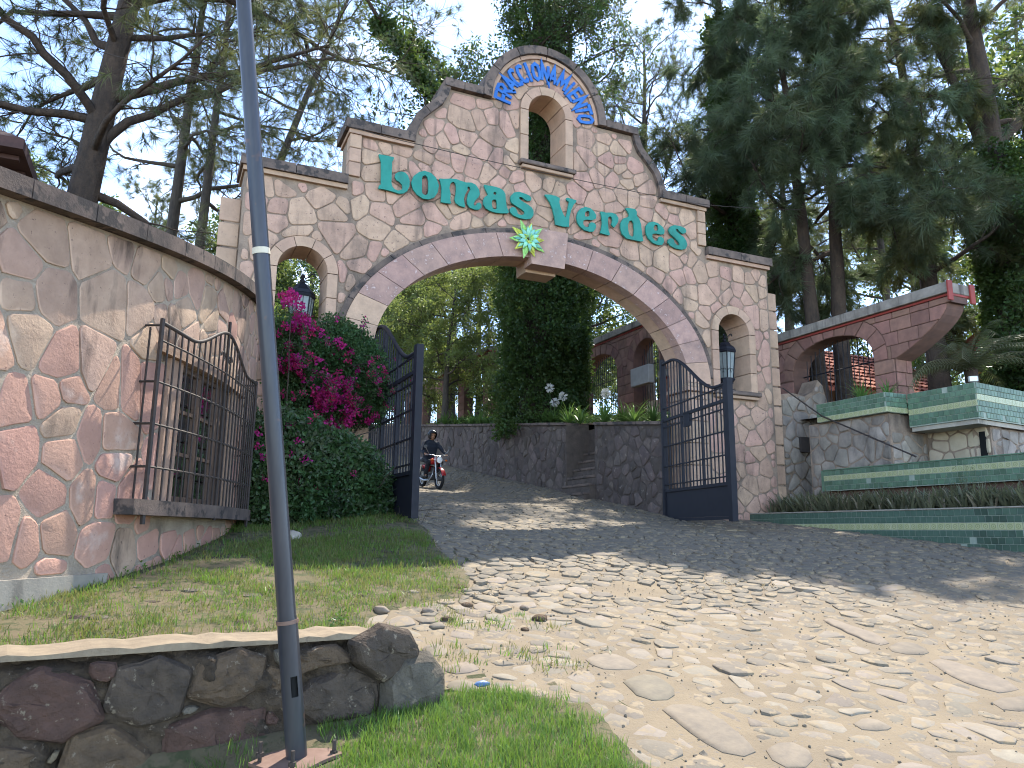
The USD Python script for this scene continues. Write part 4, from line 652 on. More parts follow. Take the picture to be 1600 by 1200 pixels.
STN = [  # (s, z) outlines on the front of the low wall, from its free end leftwards
    ([(0.02, 0.62), (0.02, 0.84), (0.1, 0.93), (0.24, 0.92), (0.33, 0.8), (0.36, 0.62), (0.2, 0.52)], 4, 0.11), ([(0.16, 0.96), (0.22, 1.06), (0.38, 1.1), (0.52, 1.03), (0.5, 0.94), (0.36, 0.84), (0.22, 0.88)], 2, 0.09),
    ([(0.42, 0.68), (0.4, 0.83), (0.55, 0.9), (0.72, 0.86), (0.82, 0.76), (0.68, 0.67)], 2, 0.045), ([(0.45, 0.6), (0.62, 0.62), (0.8, 0.56), (0.8, 0.45), (0.5, 0.42)], 2, 0.05), ([(0.52, 0.95), (0.62, 1.02), (0.85, 1.0), (0.84, 0.9), (0.62, 0.93)], 0, 0.03),
    ([(1.0, 0.86), (1.0, 1.0), (1.1, 1.03), (1.26, 0.98), (1.28, 0.84), (1.15, 0.8)], 0, 0.04), ([(0.98, 0.52), (0.98, 0.74), (1.2, 0.76), (1.36, 0.7), (1.36, 0.5), (1.1, 0.46)], 1, 0.035),
    ([(1.36, 0.78), (1.33, 0.96), (1.45, 1.01), (1.6, 0.98), (1.62, 0.82), (1.5, 0.75)], 2, 0.035), ([(1.5, 0.52), (1.46, 0.62), (1.6, 0.73), (1.76, 0.73), (1.8, 0.56), (1.66, 0.5)], 0, 0.05),
    ([(1.68, 0.8), (1.74, 0.94), (1.9, 1.0), (2.06, 0.9), (1.98, 0.78), (1.82, 0.74)], 1, 0.035), ([(1.92, 0.56), (1.88, 0.68), (2.02, 0.72), (2.16, 0.7), (2.16, 0.58)], 0, 0.04),
    ([(1.86, 0.3), (1.8, 0.46), (1.98, 0.52), (2.2, 0.49), (2.26, 0.36), (2.06, 0.26)], 3, 0.05), ([(2.28, 0.6), (2.24, 0.8), (2.36, 0.84), (2.6, 0.78), (2.56, 0.6)], 0, 0.05), ([(2.16, 0.9), (2.2, 1.0), (2.5, 1.0), (2.5, 0.9)], 4, 0.03), ([(1.42, 0.28), (1.4, 0.42), (1.58, 0.46), (1.74, 0.42), (1.7, 0.24)], 2, 0.04),
    ([(1.0, 0.22), (1.0, 0.4), (1.2, 0.42), (1.34, 0.38), (1.34, 0.2)], 0, 0.04), ([(2.66, 0.5), (2.66, 0.84), (2.95, 0.86), (3.1, 0.7), (2.95, 0.5)], 2, 0.05), ([(2.34, 0.3), (2.34, 0.5), (2.6, 0.5), (2.62, 0.3)], 1, 0.05), ([(3.15, 0.5), (3.15, 0.9), (3.5, 0.9), (3.55, 0.5)], 0, 0.05), ([(2.6, 0.9), (2.6, 1.0), (3.0, 1.02), (3.1, 0.92)], 1, 0.03)]
for k, (pts, m, h) in enumerate(STN):
    pg = affinity.scale(Polygon(pts), 1.13, 1.13).buffer(-0.02).buffer(0.02, quad_segs=2); boulder(pg, lmap, h * 0.75, k + 1, M[f'fg{m}'], 'field_stone', lw)
rg = np.random.default_rng(9)
taken = shapely.union_all([Polygon(p[0]).buffer(0.02) for p in STN])
for k, c in enumerate(vor_cells(body.difference(taken), 0.1, 3, 1.2, 0.3, 0.4)):
    c = round_cell(c, 0.03, 0.015, k, 0.01)
    if c is None or c.area < 0.0012 or rg.random() < 0.35: continue
    boulder(c, lmap, rg.uniform(0.01, 0.025), 60 + k, M[f'fg{rg.integers(0, 5)}'], 'field_stone', lw)
for k, (s, d, m, r) in enumerate([(0.16, -0.16, 4, 0.2), (0.3, -0.2, 2, 0.17), (0.12, -0.05, 0, 0.12)]):       # the broken end
    t = trimesh.creation.icosphere(3, 1.0); v = t.vertices; v = v * (1 + 0.8 * (meshkit.fbm(v * 1.3 + k * 9, 4, k) - 0.5) + 0.12 * np.round((meshkit.fbm(v * 2.2 + k, 3, k + 5) - 0.5) * 6) / 3)[:, None] * [r * 1.15, r * 0.95, r * 0.95]
    p = lmap(s, 0.68 if k != 1 else 0.9, d); obj('end_stone', (v + p, t.faces), M[f'fg{m}'], lw, 18)
# ---------------------------------------------------------------- leaning pole
pb = np.array([-5.55, -8.5, 0.59]); pt = np.array([-6.18, -8.72, 5.0]); pd = unit(pt - pb)
pole = thing('lamp_pole', 'tall dark metal pole leaning left on a rusty base plate before the low wall', 'pole')
def pp(h): return pb + pd * h
N_ = 28
rad = lambda h: 0.047 if h < 0.62 else (0.0425 - 0.0022 * (h - 0.62))
ax, ay = unit(np.cross(pd, [0, 1, 0])), None; ay = np.cross(pd, ax)
hs = np.r_[0.0, 0.28, 0.37, 0.61, 0.635, np.linspace(0.8, 5.6, 14)]
ang = np.arange(N_) * 2 * math.pi / N_
vv = np.array([[pp(h) + rad(h) * (math.cos(a) * ax + math.sin(a) * ay) for a in ang] for h in hs]).reshape(-1, 3)
tocam = math.atan2((CAM - pb) @ ay, (CAM - pb) @ ax) + 0.25
ff = []
for i in range(len(hs) - 1):
    for j in range(N_):
        mid = ang[j] + math.pi / N_
        if i == 1 and abs((mid - tocam + math.pi) % (2 * math.pi) - math.pi) < 0.3: continue       # the open hand hole
        k = (j + 1) % N_; ff.append([i * N_ + j, i * N_ + k, (i + 1) * N_ + k, (i + 1) * N_ + j])
obj('shaft', (vv, np.array(ff)), M['pole'], pole, 40)
obj('shaft_lining', MB().tube([pp(0.05), pp(0.6)], 0.036, 16).mesh(), M['black'], pole, True)
obj('pale_band', MB().tube([pp(2.33), pp(2.36)], rad(2.34) + 0.003, 24).mesh(), M['tape'], pole, 40)
obj('weld_rim', MB().tube([pp(0.6), pp(0.617)], 0.05, 20).mesh(), M['plate'], pole, 40)
bpz = pb[2]
bp = trimesh.creation.box((0.3, 0.3, 0.014)); bpv = bp.subdivide().subdivide().subdivide(); v_ = bpv.vertices.copy(); v_[:, 2] += 0.02 * np.sin(v_[:, 0] * 9 + 0.5) + 0.012 * v_[:, 1]; bpv.vertices = v_
bpv.apply_transform(trimesh.transformations.rotation_matrix(0.5, [0, 0, 1])); bpv.apply_translation(pb + [0, 0, -0.005]); obj('base_plate', bpv, M['plate'], pole, 30)
for sx in (-1, 1):
    for sy in (-1, 1):
        q = pb + rotz(0.5) @ np.array([sx * 0.115, sy * 0.115, 0.0])
        b = obj('bolt', MB().tube([q - [0, 0, 0.03], q + [0, 0, 0.075]], 0.009, 8).mesh(), M['rust'], pole, 30); obj('nut', MB().tube([q + [0, 0, 0.012], q + [0, 0, 0.03]], 0.018, 6).mesh(), M['rust'], b)
# ---------------------------------------------------------------- retaining wall up the drive, with steps
rw = thing('retaining_wall', 'dark rubble retaining wall along the right of the drive', 'wall')
def rmap(y, z, d): return np.stack([3.0 - np.asarray(d, float) + 0 * np.asarray(y, float), np.asarray(y, float), np.asarray(z, float)], -1)
rtop = lambda y: 3.80 + 0.118 * (np.asarray(y, float) - 0.5)
Y0, SY0, SY1, Y1 = 0.62, 3.3, 4.7, 30.0
rbot = lambda y: 1.7 + 0.15 * y
core1 = Polygon([(Y0, 1.4), (SY0, 1.7), (SY0, rtop(SY0)), (Y0, rtop(Y0))]); core2 = Polygon([(SY1, 2.1), (Y1, 5.6), (Y1, rtop(Y1)), (SY1, rtop(SY1))])
obj('wall_core', MB().poly(core1, 0, -0.66, rmap).poly(core2, 0, -0.66, rmap).mesh(), M['darkmortar'], rw)
obj('recess_wall', MB().box((3.03, SY0 - 0.5, 1.6), (5.2, SY0 - 0.004, 4.12)).box((3.03, SY1 + 0.004, 1.8), (5.2, SY1 + 0.4, 4.22)).box((3.62, SY0 - 0.1, 1.8), (5.2, SY1 + 0.1, 4.2)).mesh(), M['darkmortar'], rw)
for cpg in (core1, core2):
    y0, _, y1, _ = cpg.bounds
    q = np.linspace(y0, y1, max(2, round((y1 - y0) / 0.9)) + 1)
    for a, b in zip(q[:-1], q[1:]): obj('coping_stone', MB().poly(Polygon([(a + .006, rtop(a) + .003), (b - .006, rtop(b) + .003), (b - .006, rtop(b) + 0.07), (a + .006, rtop(a) + 0.07)]), 0.05, -0.66, rmap).mesh(), M['coping'], rw)
its = []; rg = np.random.default_rng(6)
for cpg, sp in ((core1, 0.23), (core2.intersection(sbox(0, 0, 11, 9)), 0.25), (core2.intersection(sbox(11, 0, 24, 9)), 0.34)):
    for k, c in enumerate(vor_cells(cpg.buffer(-0.01), sp, 17, 1.15, 0.14, 0.44)):
        cc = c.centroid
        if cc.y < rbot(cc.x) - 0.1: continue
        ar = c.area; c = round_cell(c, 0.026, 0.04, k)
        if c is None: continue
        mb = MB(); block(mb, c, rmap, rg.uniform(0.004, 0.028), 0.016, -0.02, 0.008, rg.normal(0, 0.05, 2), 0.006, k); its.append((mb, M['darkstone'], ar * near([3, cc.x, cc.y]) ** 2))
pieces(rw, 'wall_stone', its, 290, 'small_wall_stones', 35)
st = thing('stone_steps', 'small flight of stone steps recessed in the dark retaining wall', 'steps')
for k in range(6):
    x0 = 2.7 + 0.16 * k; z0 = 2.34 + 0.21 * k
    obj('tread', MB().box((x0 - 0.02, SY0 + 0.01, z0 + 0.15), (x0 + 0.2, SY1 - 0.01, z0 + 0.21), 0.012).mesh(), M['coping'], st); obj('riser', MB().box((x0, SY0 + 0.012, 1.8), (x0 + 0.162, SY1 - 0.012, z0 + 0.147)).mesh(), M['darkmortar'], st)
# ---------------------------------------------------------------- rubble end wall right of the gate
ew = thing('rubble_end_wall', 'weathered grey rubble wall with ragged top right of the gate', 'wall')
epg = Polygon([(5.75, 1.4), (7.1, 1.4), (7.12, 4.5), (7.0, 4.9), (6.86, 5.02), (6.7, 4.74), (6.45, 4.62), (6.1, 4.66), (5.75, 4.6)])
def emap(x, z, d): return np.stack([np.asarray(x, float), 0.15 - np.asarray(d, float) + 0 * np.asarray(x, float), np.asarray(z, float)], -1)
obj('wall_core', MB().poly(epg, 0, -0.45, emap).mesh(), M['mortar'], ew)
its = []; rg = np.random.default_rng(61)
for k, c in enumerate(vor_cells(epg.buffer(-0.01), 0.27, 19, 1.0, 0.14, 0.44)):
    c = round_cell(c, 0.03, 0.04, k)
    if c is None: continue
    mb = MB(); block(mb, c, emap, rg.uniform(0.015, 0.045), 0.016, -0.02, 0.006, rg.normal(0, 0.04, 2), 0.004, k); its.append((mb, M['greywall'], c.area))
pieces(ew, 'wall_stone', its, 300)
obj('plaque', MB().box((6.16, 0.06, 3.37), (6.5, 0.1, 3.7), 0.006).mesh(), M['rust'], meta(thing('metal_plaque', 'small dark square metal plaque on the grey rubble wall', 'plaque')))
# ---------------------------------------------------------------- tiled planters
def tiles(parent, mp, L, rows, z_top, w=0.1, h=0.095, zcut=None, imp=None, its=None, off=0.0):
    """rows of glazed tiles from z_top downwards; 'g' green, 'd' dark green, 'b' the cream ringed band"""
    z = z_top; rg_ = np.random.default_rng(int(L * 100))
    for r, kind in enumerate(rows):
        hh = h * (1.12 if kind == 'b' else 1.0); ww = w * (1.12 if kind == 'b' else 1.0); n = int(L / ww); o = off + (0.5 * ww if r % 2 and kind != 'b' else 0)
        for k in range(-1, n + 1):
            a, b = max(0, k * ww + o + 0.003), min(L, (k + 1) * ww + o - 0.003)
            if b - a < 0.03: continue
            if zcut is not None and z < zcut((a + b) / 2) - 0.06: continue
            if rg_.random() < 0.012: continue
            s_ = np.array([a, b, b, a, a + .004, b - .004, b - .004, a + .004]); zz = np.array([z - hh + .003, z - hh + .003, z - .003, z - .003, z - hh + .007, z - hh + .007, z - .007, z - .007]); dd = np.array([0.0] * 4 + [0.007 + 0.0015 * rg_.random()] * 4) + rg_.normal(0, 0.0008, 8)
            v = mp(s_, zz, dd); f = [[4, 5, 6, 7], [0, 1, 5, 4], [1, 2, 6, 5], [2, 3, 7, 6], [3, 0, 4, 7]]
            its.append((v, np.array(f), kind, near(v[:4].mean(0))))
        z -= hh
def lay(parent, its, limit=295):
    its.sort(key=lambda t: -t[3]); KM = {'g': M['green_tile'], 'd': M['dark_tile'], 'b': M['band_tile']}; UV = np.array([[0, 0], [1, 0], [1, 1], [0, 1]] * 2, float)
    for v, f, kind, _ in its[:limit]: obj('band_tile' if kind == 'b' else 'tile', (v, f), KM[kind], parent, uv=UV)
    for kind in 'gdb':
        q = [t for t in its[limit:] if t[2] == kind]
        if q:
            b = MB(); [b.add(t[0], t[1]) for t in q]; obj('far_tiles', b.mesh(), KM[kind], parent, kind='stuff', uv=np.tile(UV, (len(q), 1)))
def run(p0, p1):
    p0, p1 = np.array(p0, float), np.array(p1, float); L = np.linalg.norm(p1 - p0); t = (p1 - p0) / L; nrm = np.array([t[1], -t[0]])
    def mp(s, z, d):
        s = np.asarray(s, float); d = np.asarray(d, float) + 0 * s; return np.stack([p0[0] + t[0] * s + nrm[0] * d, p0[1] + t[1] * s + nrm[1] * d, np.asarray(z, float) + 0 * s], -1)
    return mp, L
pl1 = thing('tiled_planter', 'lowest green-tiled planter wall along the drive, with dark tiles and cream band', 'planter')
mp, L = run((4.62, -0.02), (4.62, -8.6)); mp_ = lambda s, z, d: mp(s, z, d)
its = []; tiles(pl1, mp_, L, 'ddbdddddd', 2.025, 0.105, 0.098, lambda s: float(g_road(4.6, -0.02 - s)), None, its); lay(pl1, its)
obj('wall', MB().box((4.62, -8.6, 0.2), (4.86, -0.04, 2.025)).mesh(), M['grout'], pl1)
obj('top_edge', MB().box((4.605, -8.61, 2.028), (4.88, -0.03, 2.05), 0.006).mesh(), M['concrete'], pl1)
obj('bed_soil', MB().box((4.885, -8.6, 0.4), (5.58, -0.04, 1.99)).mesh(), M['soil'], pl1)
pl2 = thing('tiled_planter', 'middle green-tiled planter shelf with cream band above the plant strip', 'planter')
mp2, L2 = run((5.6, -1.05), (5.6, -8.6)); m2 = lambda s, z, d: mp2(s, z, d)
its = []; tiles(pl2, m2, L2, 'gbgg', 2.86, 0.1, 0.092, None, None, its); lay(pl2, its)
obj('wall', MB().box((5.6, -8.6, 2.47), (5.85, -1.05, 2.86)).mesh(), M['grout'], pl2); obj('top_edge', MB().box((5.585, -8.61, 2.863), (6.5, -1.04, 2.885), 0.006).mesh(), M['green_tile'], pl2)
obj('foot_wall', MB().box((5.72, -8.6, 0.6), (6.6, -1.06, 2.465)).box((6.51, -8.6, 0.6), (30, -3.8, 2.8)).mesh(), M['arcadecore'], pl2); obj('end', MB().box((5.605, -1.048, 2.47), (7.0, -0.98, 2.87), 0.004).mesh(), M['green_tile'], pl2)
pl3 = thing('tiled_planter', 'uppermost green-tiled planter with stepped corners and a cream band', 'planter')
its = []
mp3, L3 = run((5.63, -0.95), (5.63, -2.58)); a3 = lambda s, z, d: mp3(s, z, d); tiles(pl3, a3, L3, 'gggb', 4.2, 0.1, 0.088, None, None, its)
q3, l3 = run((5.63, -2.58), (6.17, -2.58)); b3 = lambda s, z, d: q3(s, z, np.asarray(d, float)); tiles(pl3, b3, l3, 'gggb', 4.2, 0.1, 0.088, None, None, its)
r3, k3 = run((6.17, -2.6), (6.17, -3.92)); c3 = lambda s, z, d: r3(s, z, d); tiles(pl3, c3, k3, 'gggbgg', 4.2, 0.1, 0.098, None, None, its)
u3, j3 = run((6.17, -3.92), (9.5, -3.55)); d3 = lambda s, z, d: u3(s, z, np.asarray(d, float)); tiles(pl3, d3, j3, 'ggbggg', 4.2, 0.1, 0.098, None, None, its)
lay(pl3, its)
obj('wall', MB().poly(Polygon([(5.63, -0.95), (5.63, -2.575), (6.17, -2.575), (6.17, -0.95)]), 3.835, 4.2, lambda x, y, d: np.stack([x, y, d], -1)).poly(Polygon([(6.172, -2.6), (6.172, -3.915), (9.5, -3.545), (9.5, -2.6)]), 3.58, 4.2, lambda x, y, d: np.stack([x, y, d], -1)).mesh(), M['grout'], pl3)
obj('soffit', MB().poly(Polygon([(6.2, -2.62), (6.2, -3.88), (9.5, -3.5), (9.5, -2.62)]), 3.5, 3.576, lambda x, y, d: np.stack([x, y, d], -1)).mesh(), M['concrete'], pl3)
tw = thing('terrace_wall', 'cream and grey rubble wall between the upper and middle planters', 'wall')
def stone_run(parent, mpf, L, z0, z1, sp, m, seed, thick=0.3):
    pg = sbox(0, z0, L, z1); obj('wall_core', MB().poly(pg, 0, -thick, mpf).mesh(), M['mortar'], parent); its = []; rg_ = np.random.default_rng(seed)
    for k, c in enumerate(vor_cells(pg.buffer(-0.01), sp, seed, 1.1, 0.14, 0.44)):
        c = round_cell(c, 0.028, 0.035, k)
        if c is None: continue
        mb = MB(); block(mb, c, mpf, rg_.uniform(0.01, 0.03), 0.013, -0.02, 0.004, rg_.normal(0, 0.03, 2), 0.003, k); its.append((mb, m, c.area))
    pieces(parent, 'wall_stone', its, 140)
w1, wl1 = run((5.75, -0.6), (5.75, -2.52)); stone_run(tw, lambda s, z, d: w1(s, z, d), wl1, 2.4, 3.832, 0.26, M['greywall'], 71)
w2, wl2 = run((5.757, -2.525), (6.7, -2.525)); stone_run(tw, lambda s, z, d: w2(s, z, np.asarray(d, float)), wl2, 2.4, 3.5, 0.26, M['greywall'], 72)
obj('wall_core', MB().box((5.79, -2.48, 2.4), (6.72, -0.6, 3.825)).mesh(), M['mortar'], tw)
w3, wl3 = run((6.7, -2.53), (6.7, -3.74)); stone_run(tw, lambda s, z, d: w3(s, z, d), wl3, 2.4, 3.97, 0.27, M['creamstone'], 73)
w4, wl4 = run((6.705, -3.74), (9.4, -3.42)); stone_run(tw, lambda s, z, d: w4(s, z, d), wl4, 2.4, 3.49, 0.27, M['greywall'], 74)
obj('drain_slot', MB().box((6.655, -3.66, 2.9), (6.69, -3.56, 3.42)).mesh(), M['black'], tw)
# ---------------------------------------------------------------- arcade on the terrace
def arcade(label, y0, y1, ztop, openings, zb, sp, seed, cant=False, limit=160):
    t = thing('arcade', label, 'arcade')
    X0, TH_ = 6.8, 0.46
    def amap(y, z, d): return np.stack([X0 - np.asarray(d, float) + 0 * np.asarray(y, float), np.asarray(y, float), np.asarray(z, float)], -1)
    dom = sbox(y0, zb, y1, ztop - 0.25); holes = []; vz = []
    for a, b, zs, ap in openings:
        n = 14; th = np.linspace(0, math.pi, n); c_, w_ = (a + b) / 2, (b - a) / 2
        holes.append(Polygon([(a, zb - 0.3), (b, zb - 0.3)] + [(c_ + w_ * math.cos(v), zs + (ap - zs) * math.sin(v) ** 0.8) for v in th])); vz.append((c_, w_, zs, ap))
    if cant:
        th = np.linspace(0, math.pi / 2, 9); hp = Polygon([(y0 - 1, zb - .3), (cant[0], zb - .3)] + [(cant[0] - (cant[0] - cant[1]) * math.sin(v) ** 1, cant[2] + (cant[3] - cant[2]) * (1 - math.cos(v)) ** 0.55) for v in th] + [(y0 - 1, cant[3])]).buffer(0); holes.append(hp)
    H = shapely.union_all(holes); dom = dom.difference(H)
    obj('wall_core', MB().poly(dom, 0.0, -TH_, amap).mesh(), M['arcadecore'], t)
    if sp:
        its = []; rg_ = np.random.default_rng(seed)
        ring = dom.intersection(H.buffer(0.3)).intersection(sbox(y0, max([v[2] for v in vz] + [zb + .5]) , y1, 99))
        for k, (c_, w_, zs, ap) in enumerate(vz):                             # radiating voussoirs
            for i in range(11):
                a0, a1 = math.pi * i / 11, math.pi * (i + 1) / 11; far = 1.6
                wedge = Polygon([(c_ + w_ * 0.2 * math.cos(a0), zs - 0.15), (c_ + far * w_ * math.cos(a0), zs - .15 + far * (ap - zs + .35) * math.sin(a0)), (c_ + far * w_ * math.cos(a1), zs - .15 + far * (ap - zs + .35) * math.sin(a1))]).buffer(0)
                c = dom.intersection(wedge).intersection(sbox(y0, zs - 0.1, y1, 99)).intersection(holes[k].buffer(0.34))
                for g in getattr(c, 'geoms', [c]):
                    g = round_cell(g, 0.016, 0.012, k) if g.geom_type == 'Polygon' else None
                    if g is not None: mb = MB(); block(mb, g, amap, rg_.uniform(0.018, 0.03), 0.01, -0.01, 0.002, None, 0.0, i); its.append((mb, M['arcade'], g.area + .05))
        rest = dom
        for k in range(len(vz)): rest = rest.difference(holes[k].buffer(0.34).intersection(sbox(y0, vz[k][2] - 0.1, y1, 99)))
        zz = np.arange(zb, ztop, sp)
        for r, (a, b) in enumerate(zip(zz[:-1], zz[1:])):
            rowp = rest.intersection(sbox(y0, a, y1, b))
            for g in getattr(rowp, 'geoms', [rowp]):
                if g.is_empty or g.geom_type != 'Polygon': continue
                gy0, _, gy1, _ = g.bounds; n = max(1, round((gy1 - gy0) / (sp * 1.5))); cut = np.linspace(gy0, gy1, n + 1) + np.r_[0, rg_.normal(0, .02, max(n - 1, 0)) + (0.05 if r % 2 else -0.05), 0] if n > 1 else np.array([gy0, gy1])
                for p, q in zip(cut[:-1], cut[1:]):
                    c = g.intersection(sbox(p, a, q, b)); c = max(getattr(c, 'geoms', [c]), key=lambda u: u.area) if not c.is_empty else None
                    c = round_cell(c, 0.014, 0.012, r) if c is not None and c.geom_type == 'Polygon' else None
                    if c is not None: mb = MB(); block(mb, c, amap, rg_.uniform(0.018, 0.03), 0.01, -0.01, 0.002, None, 0.0, r); its.append((mb, M['arcade'], c.area))
        pieces(t, 'stone_block', its, limit, 'small_blocks', 40)
        if cant:
            for k, z in enumerate(np.arange(zb, cant[2], sp)):
                obj('stone_block', MB().box((X0 + 0.01, cant[0] - 0.028, z + .007), (X0 + 0.24 + 0.05 * (k % 2), cant[0] - 0.003, z + sp - .007), 0.008).mesh(), M['arcade'], t); obj('stone_block', MB().box((X0 + 0.254 + 0.05 * (k % 2), cant[0] - 0.028, z + .007), (X0 + TH_ - .01, cant[0] - 0.003, z + sp - .007), 0.008).mesh(), M['arcade'], t)
    obj('parapet', MB().box((X0 - 0.12, y0 - 0.02, ztop - 0.2), (X0 + TH_ + 0.12, y1, ztop), 0.01).mesh(), M['capgrey'], t)
    obj('painted_molding', MB().box((X0 - 0.05, y0 - 0.015, ztop - 0.25), (X0 + TH_ + 0.05, y1, ztop - 0.203), 0.006).mesh(), M['redpaint'], t)
    if cant:
        for x in (X0 - 0.13, X0 + TH_ + 0.03): obj('painted_end', MB().box((x, y0 - 0.06, ztop - 0.36), (x + 0.13, y0 - 0.022, ztop + 0.02), 0.006).mesh(), M['redpaint'], t)
    for k, (a, b, zs, ap) in enumerate(openings):
        if k > 2: break
        for i, y in enumerate(np.arange(a + 0.12, b - 0.05, 0.13)):
            u = (y - (a + b) / 2) / ((b - a) / 2); zt = zs + (ap - zs) * max(0.0, 1 - u * u) ** 0.4
            obj('bar', MB().tube([(X0 + 0.3, y, zb), (X0 + 0.3, y, zt)], 0.012, 4).mesh(), M['iron'], t)
        for z in (zb + 0.35, zs): obj('rail', MB().tube([(X0 + 0.3, a, z), (X0 + 0.3, b, z)], 0.014, 4).mesh(), M['iron'], t)
    return t
arcade('red stone arcade with sloping-looking grey parapet right of the gate, ending in a half arch', -3.2, 5.9, 6.27, [(-1.42, 0.78, 5.2, 5.86), (1.25, 3.45, 5.2, 5.86), (3.9, 5.6, 5.2, 5.86)], 4.0, 0.27, 91, (-1.9, -3.12, 5.05, 5.9))
arcade('red stone arcade seen through the gate behind the ivy-covered tree', 5.92, 18.8, 8.08, [(6.0, 7.35, 6.7, 7.45), (8.25, 10.6, 6.6, 7.5), (11.4, 13.8, 6.6, 7.5), (14.6, 17.0, 6.8, 7.55)], 4.7, 0.3, 92, limit=180)
arcade('farthest red arcade deep in the garden up the drive', 18.85, 32, 9.9, [(19.6, 22, 8.3, 9.25), (22.8, 25.2, 8.3, 9.25), (26, 28.4, 8.3, 9.25), (29.2, 31.4, 8.3, 9.25)], 6.0, 0.36, 93, limit=120)
obj('panel', MB().box((6.42, 6.0, 5.95), (6.62, 6.95, 6.5), 0.015).mesh(), M['white'], thing('wall_box', 'pale rectangular box hung on the arcade seen just past the arch', 'box'))
# ---------------------------------------------------------------- houses
hs_ = thing('tiled_roof_house', 'house with red barrel-tiled roof seen through the arcade', 'house')
obj('wall', MB().box((8.5, 4.4, 3.5), (17, 11, 6.0)).mesh(), M['plaster'], hs_)
def roofp(x, y): return np.stack([x, y, 5.75 + (y - 3.3) * 0.62], -1)
rfn = obj('roof', MB().add(np.vstack([roofp(np.array([7.6, 17.5, 17.5, 7.6]), np.array([3.3, 3.3, 6.5, 6.5])), roofp(np.array([7.6, 17.5, 17.5, 7.6]), np.array([3.3, 3.3, 6.5, 6.5])) - [0, 0, 0.12]]), [[0, 1, 2, 3], [7, 6, 5, 4], [0, 4, 5, 1], [1, 5, 6, 2], [2, 6, 7, 3], [3, 7, 4, 0]]).mesh(), M['clay'], hs_)
its = []; rg = np.random.default_rng(23)
for r in range(10):
    for c in range(44):
        x = 7.7 + c * 0.22; y = 3.25 + r * 0.32; n = 6; th = np.linspace(0, math.pi, n); v = []
        for yy, rr, dz in ((y, 0.105, 0.045), (y + 0.38, 0.088, 0.0)):
            p = roofp(np.array([x]), np.array([yy]))[0]; v += [p + [rr * math.cos(t_) + rg.normal(0, .004), 0, rr * 0.9 * math.sin(t_) + dz + 0.01] for t_ in th]
        v = np.array(v); f = [[i, i + 1, n + i + 1, n + i] for i in range(n - 1)]
        its.append((MB().add(v, f), M['clay'], -x - 0.1 * y))
pieces(hs_, 'roof_tile', its, 230, 'far_roof_tiles', True)
h2 = thing('ochre_house', 'ochre house corner with red eave at the far right edge', 'house')
obj('wall', MB().box((14.2, -3.3, 3), (19, 1.5, 6.6)).mesh(), M['ochre'], h2); obj('roof', MB().box((13.8, -3.7, 6.6), (19.4, 2, 6.75), 0.03).poly(Polygon([(-3.6, 6.75), (2, 6.75), (-0.8, 8.2)]), 13.9, 19.3, lambda a, b, d: np.stack([d, a, b], -1)).mesh(), M['redpaint'], h2)
h3 = thing('gatehouse', 'dark eave corner of a building behind the boundary wall', 'building')
obj('wall', MB().box((-16, 0.6, 2), (-9.2, 7, 6.9)).mesh(), M['plaster'], h3)
rv = np.array([(-8.42, -0.16, 7.06), (-16.6, -0.16, 7.06), (-16.6, 7.6, 7.06), (-8.42, 7.6, 7.06), (-11.2, 3.5, 9.2), (-14, 3.5, 9.2)]); rv2 = rv - [0, 0, 0.13]; rv2[4:] = rv2[:4].mean(0)
obj('roof', MB().add(rv, [[0, 3, 4], [1, 5, 2]]).add(rv, [[0, 4, 5, 1], [3, 2, 5, 4]]).mesh(), M['eave'], h3)
obj('eave', MB().add(np.vstack([rv[:4], rv[:4] - [0, 0, 0.16]]), [[0, 4, 5, 1], [1, 5, 6, 2], [2, 6, 7, 3], [3, 7, 4, 0], [4, 7, 6, 5]]).mesh(), M['eave'], h3)
for y in np.arange(0.1, 7, 0.55): obj('rafter', MB().box((-9.3, y, 6.83), (-8.5, y + 0.09, 6.895)).mesh(), M['eave'], h3)
# ---------------------------------------------------------------- cables, pipe, floodlight
def wire(name, label, pts, r, cat, m=M['rust'], sag=None): return obj(name, MB().tube(np.array(pts), r, 5).mesh(), m, None, True, label, cat)
cp = np.array([(-11, -0.6, 8.85), (-8.29, -.3, 8.654), (-6.88, -.28, 8.577), (-5.76, -.26, 8.522), (-3.9, -.2, 8.36), (-2.55, -.2, 8.31), (-0.8, -.2, 8.3), (2.0, -.2, 8.34), (3.6, -.2, 8.40), (5.5, 0.0, 8.75), (8.49, .3, 9.41), (13, .8, 10.6)])
tq = np.linspace(0, 1, 60); cw = CubicSpline(np.linspace(0, 1, len(cp)), cp)(tq)
wire('overhead_cable', 'thin cable strung from the left trees across the gate face', cw, 0.007, 'cable')
wire('slanting_pipe', 'thin dark pipe slanting down across the grey terrace wall', [(5.6, -0.1, 4.68), (5.58, -1.12, 3.95), (5.56, -3.15, 2.97)], 0.016, 'pipe')
fl = thing('floodlight', 'small floodlight on the corner of the uppermost planter', 'floodlight', None, (6.42, -3.72, 4.2))
obj('housing', MB().box((-0.075, -0.03, 0.06), (0.075, 0.03, 0.16), 0.01).xf(np.vstack([np.c_[rotz(-0.7), [0, 0, 0]], [0, 0, 0, 1]])).mesh(), M['white'], fl); obj('bracket', MB().tube([(0, 0, 0), (0, 0, 0.1)], 0.014, 6).mesh(), M['iron'], fl)
obj('glass', MB().box((-0.06, -0.034, 0.07), (0.06, -0.032, 0.15)).xf(np.vstack([np.c_[rotz(-0.7), [0, 0, 0]], [0, 0, 0, 1]])).mesh(), M['lens'], fl)
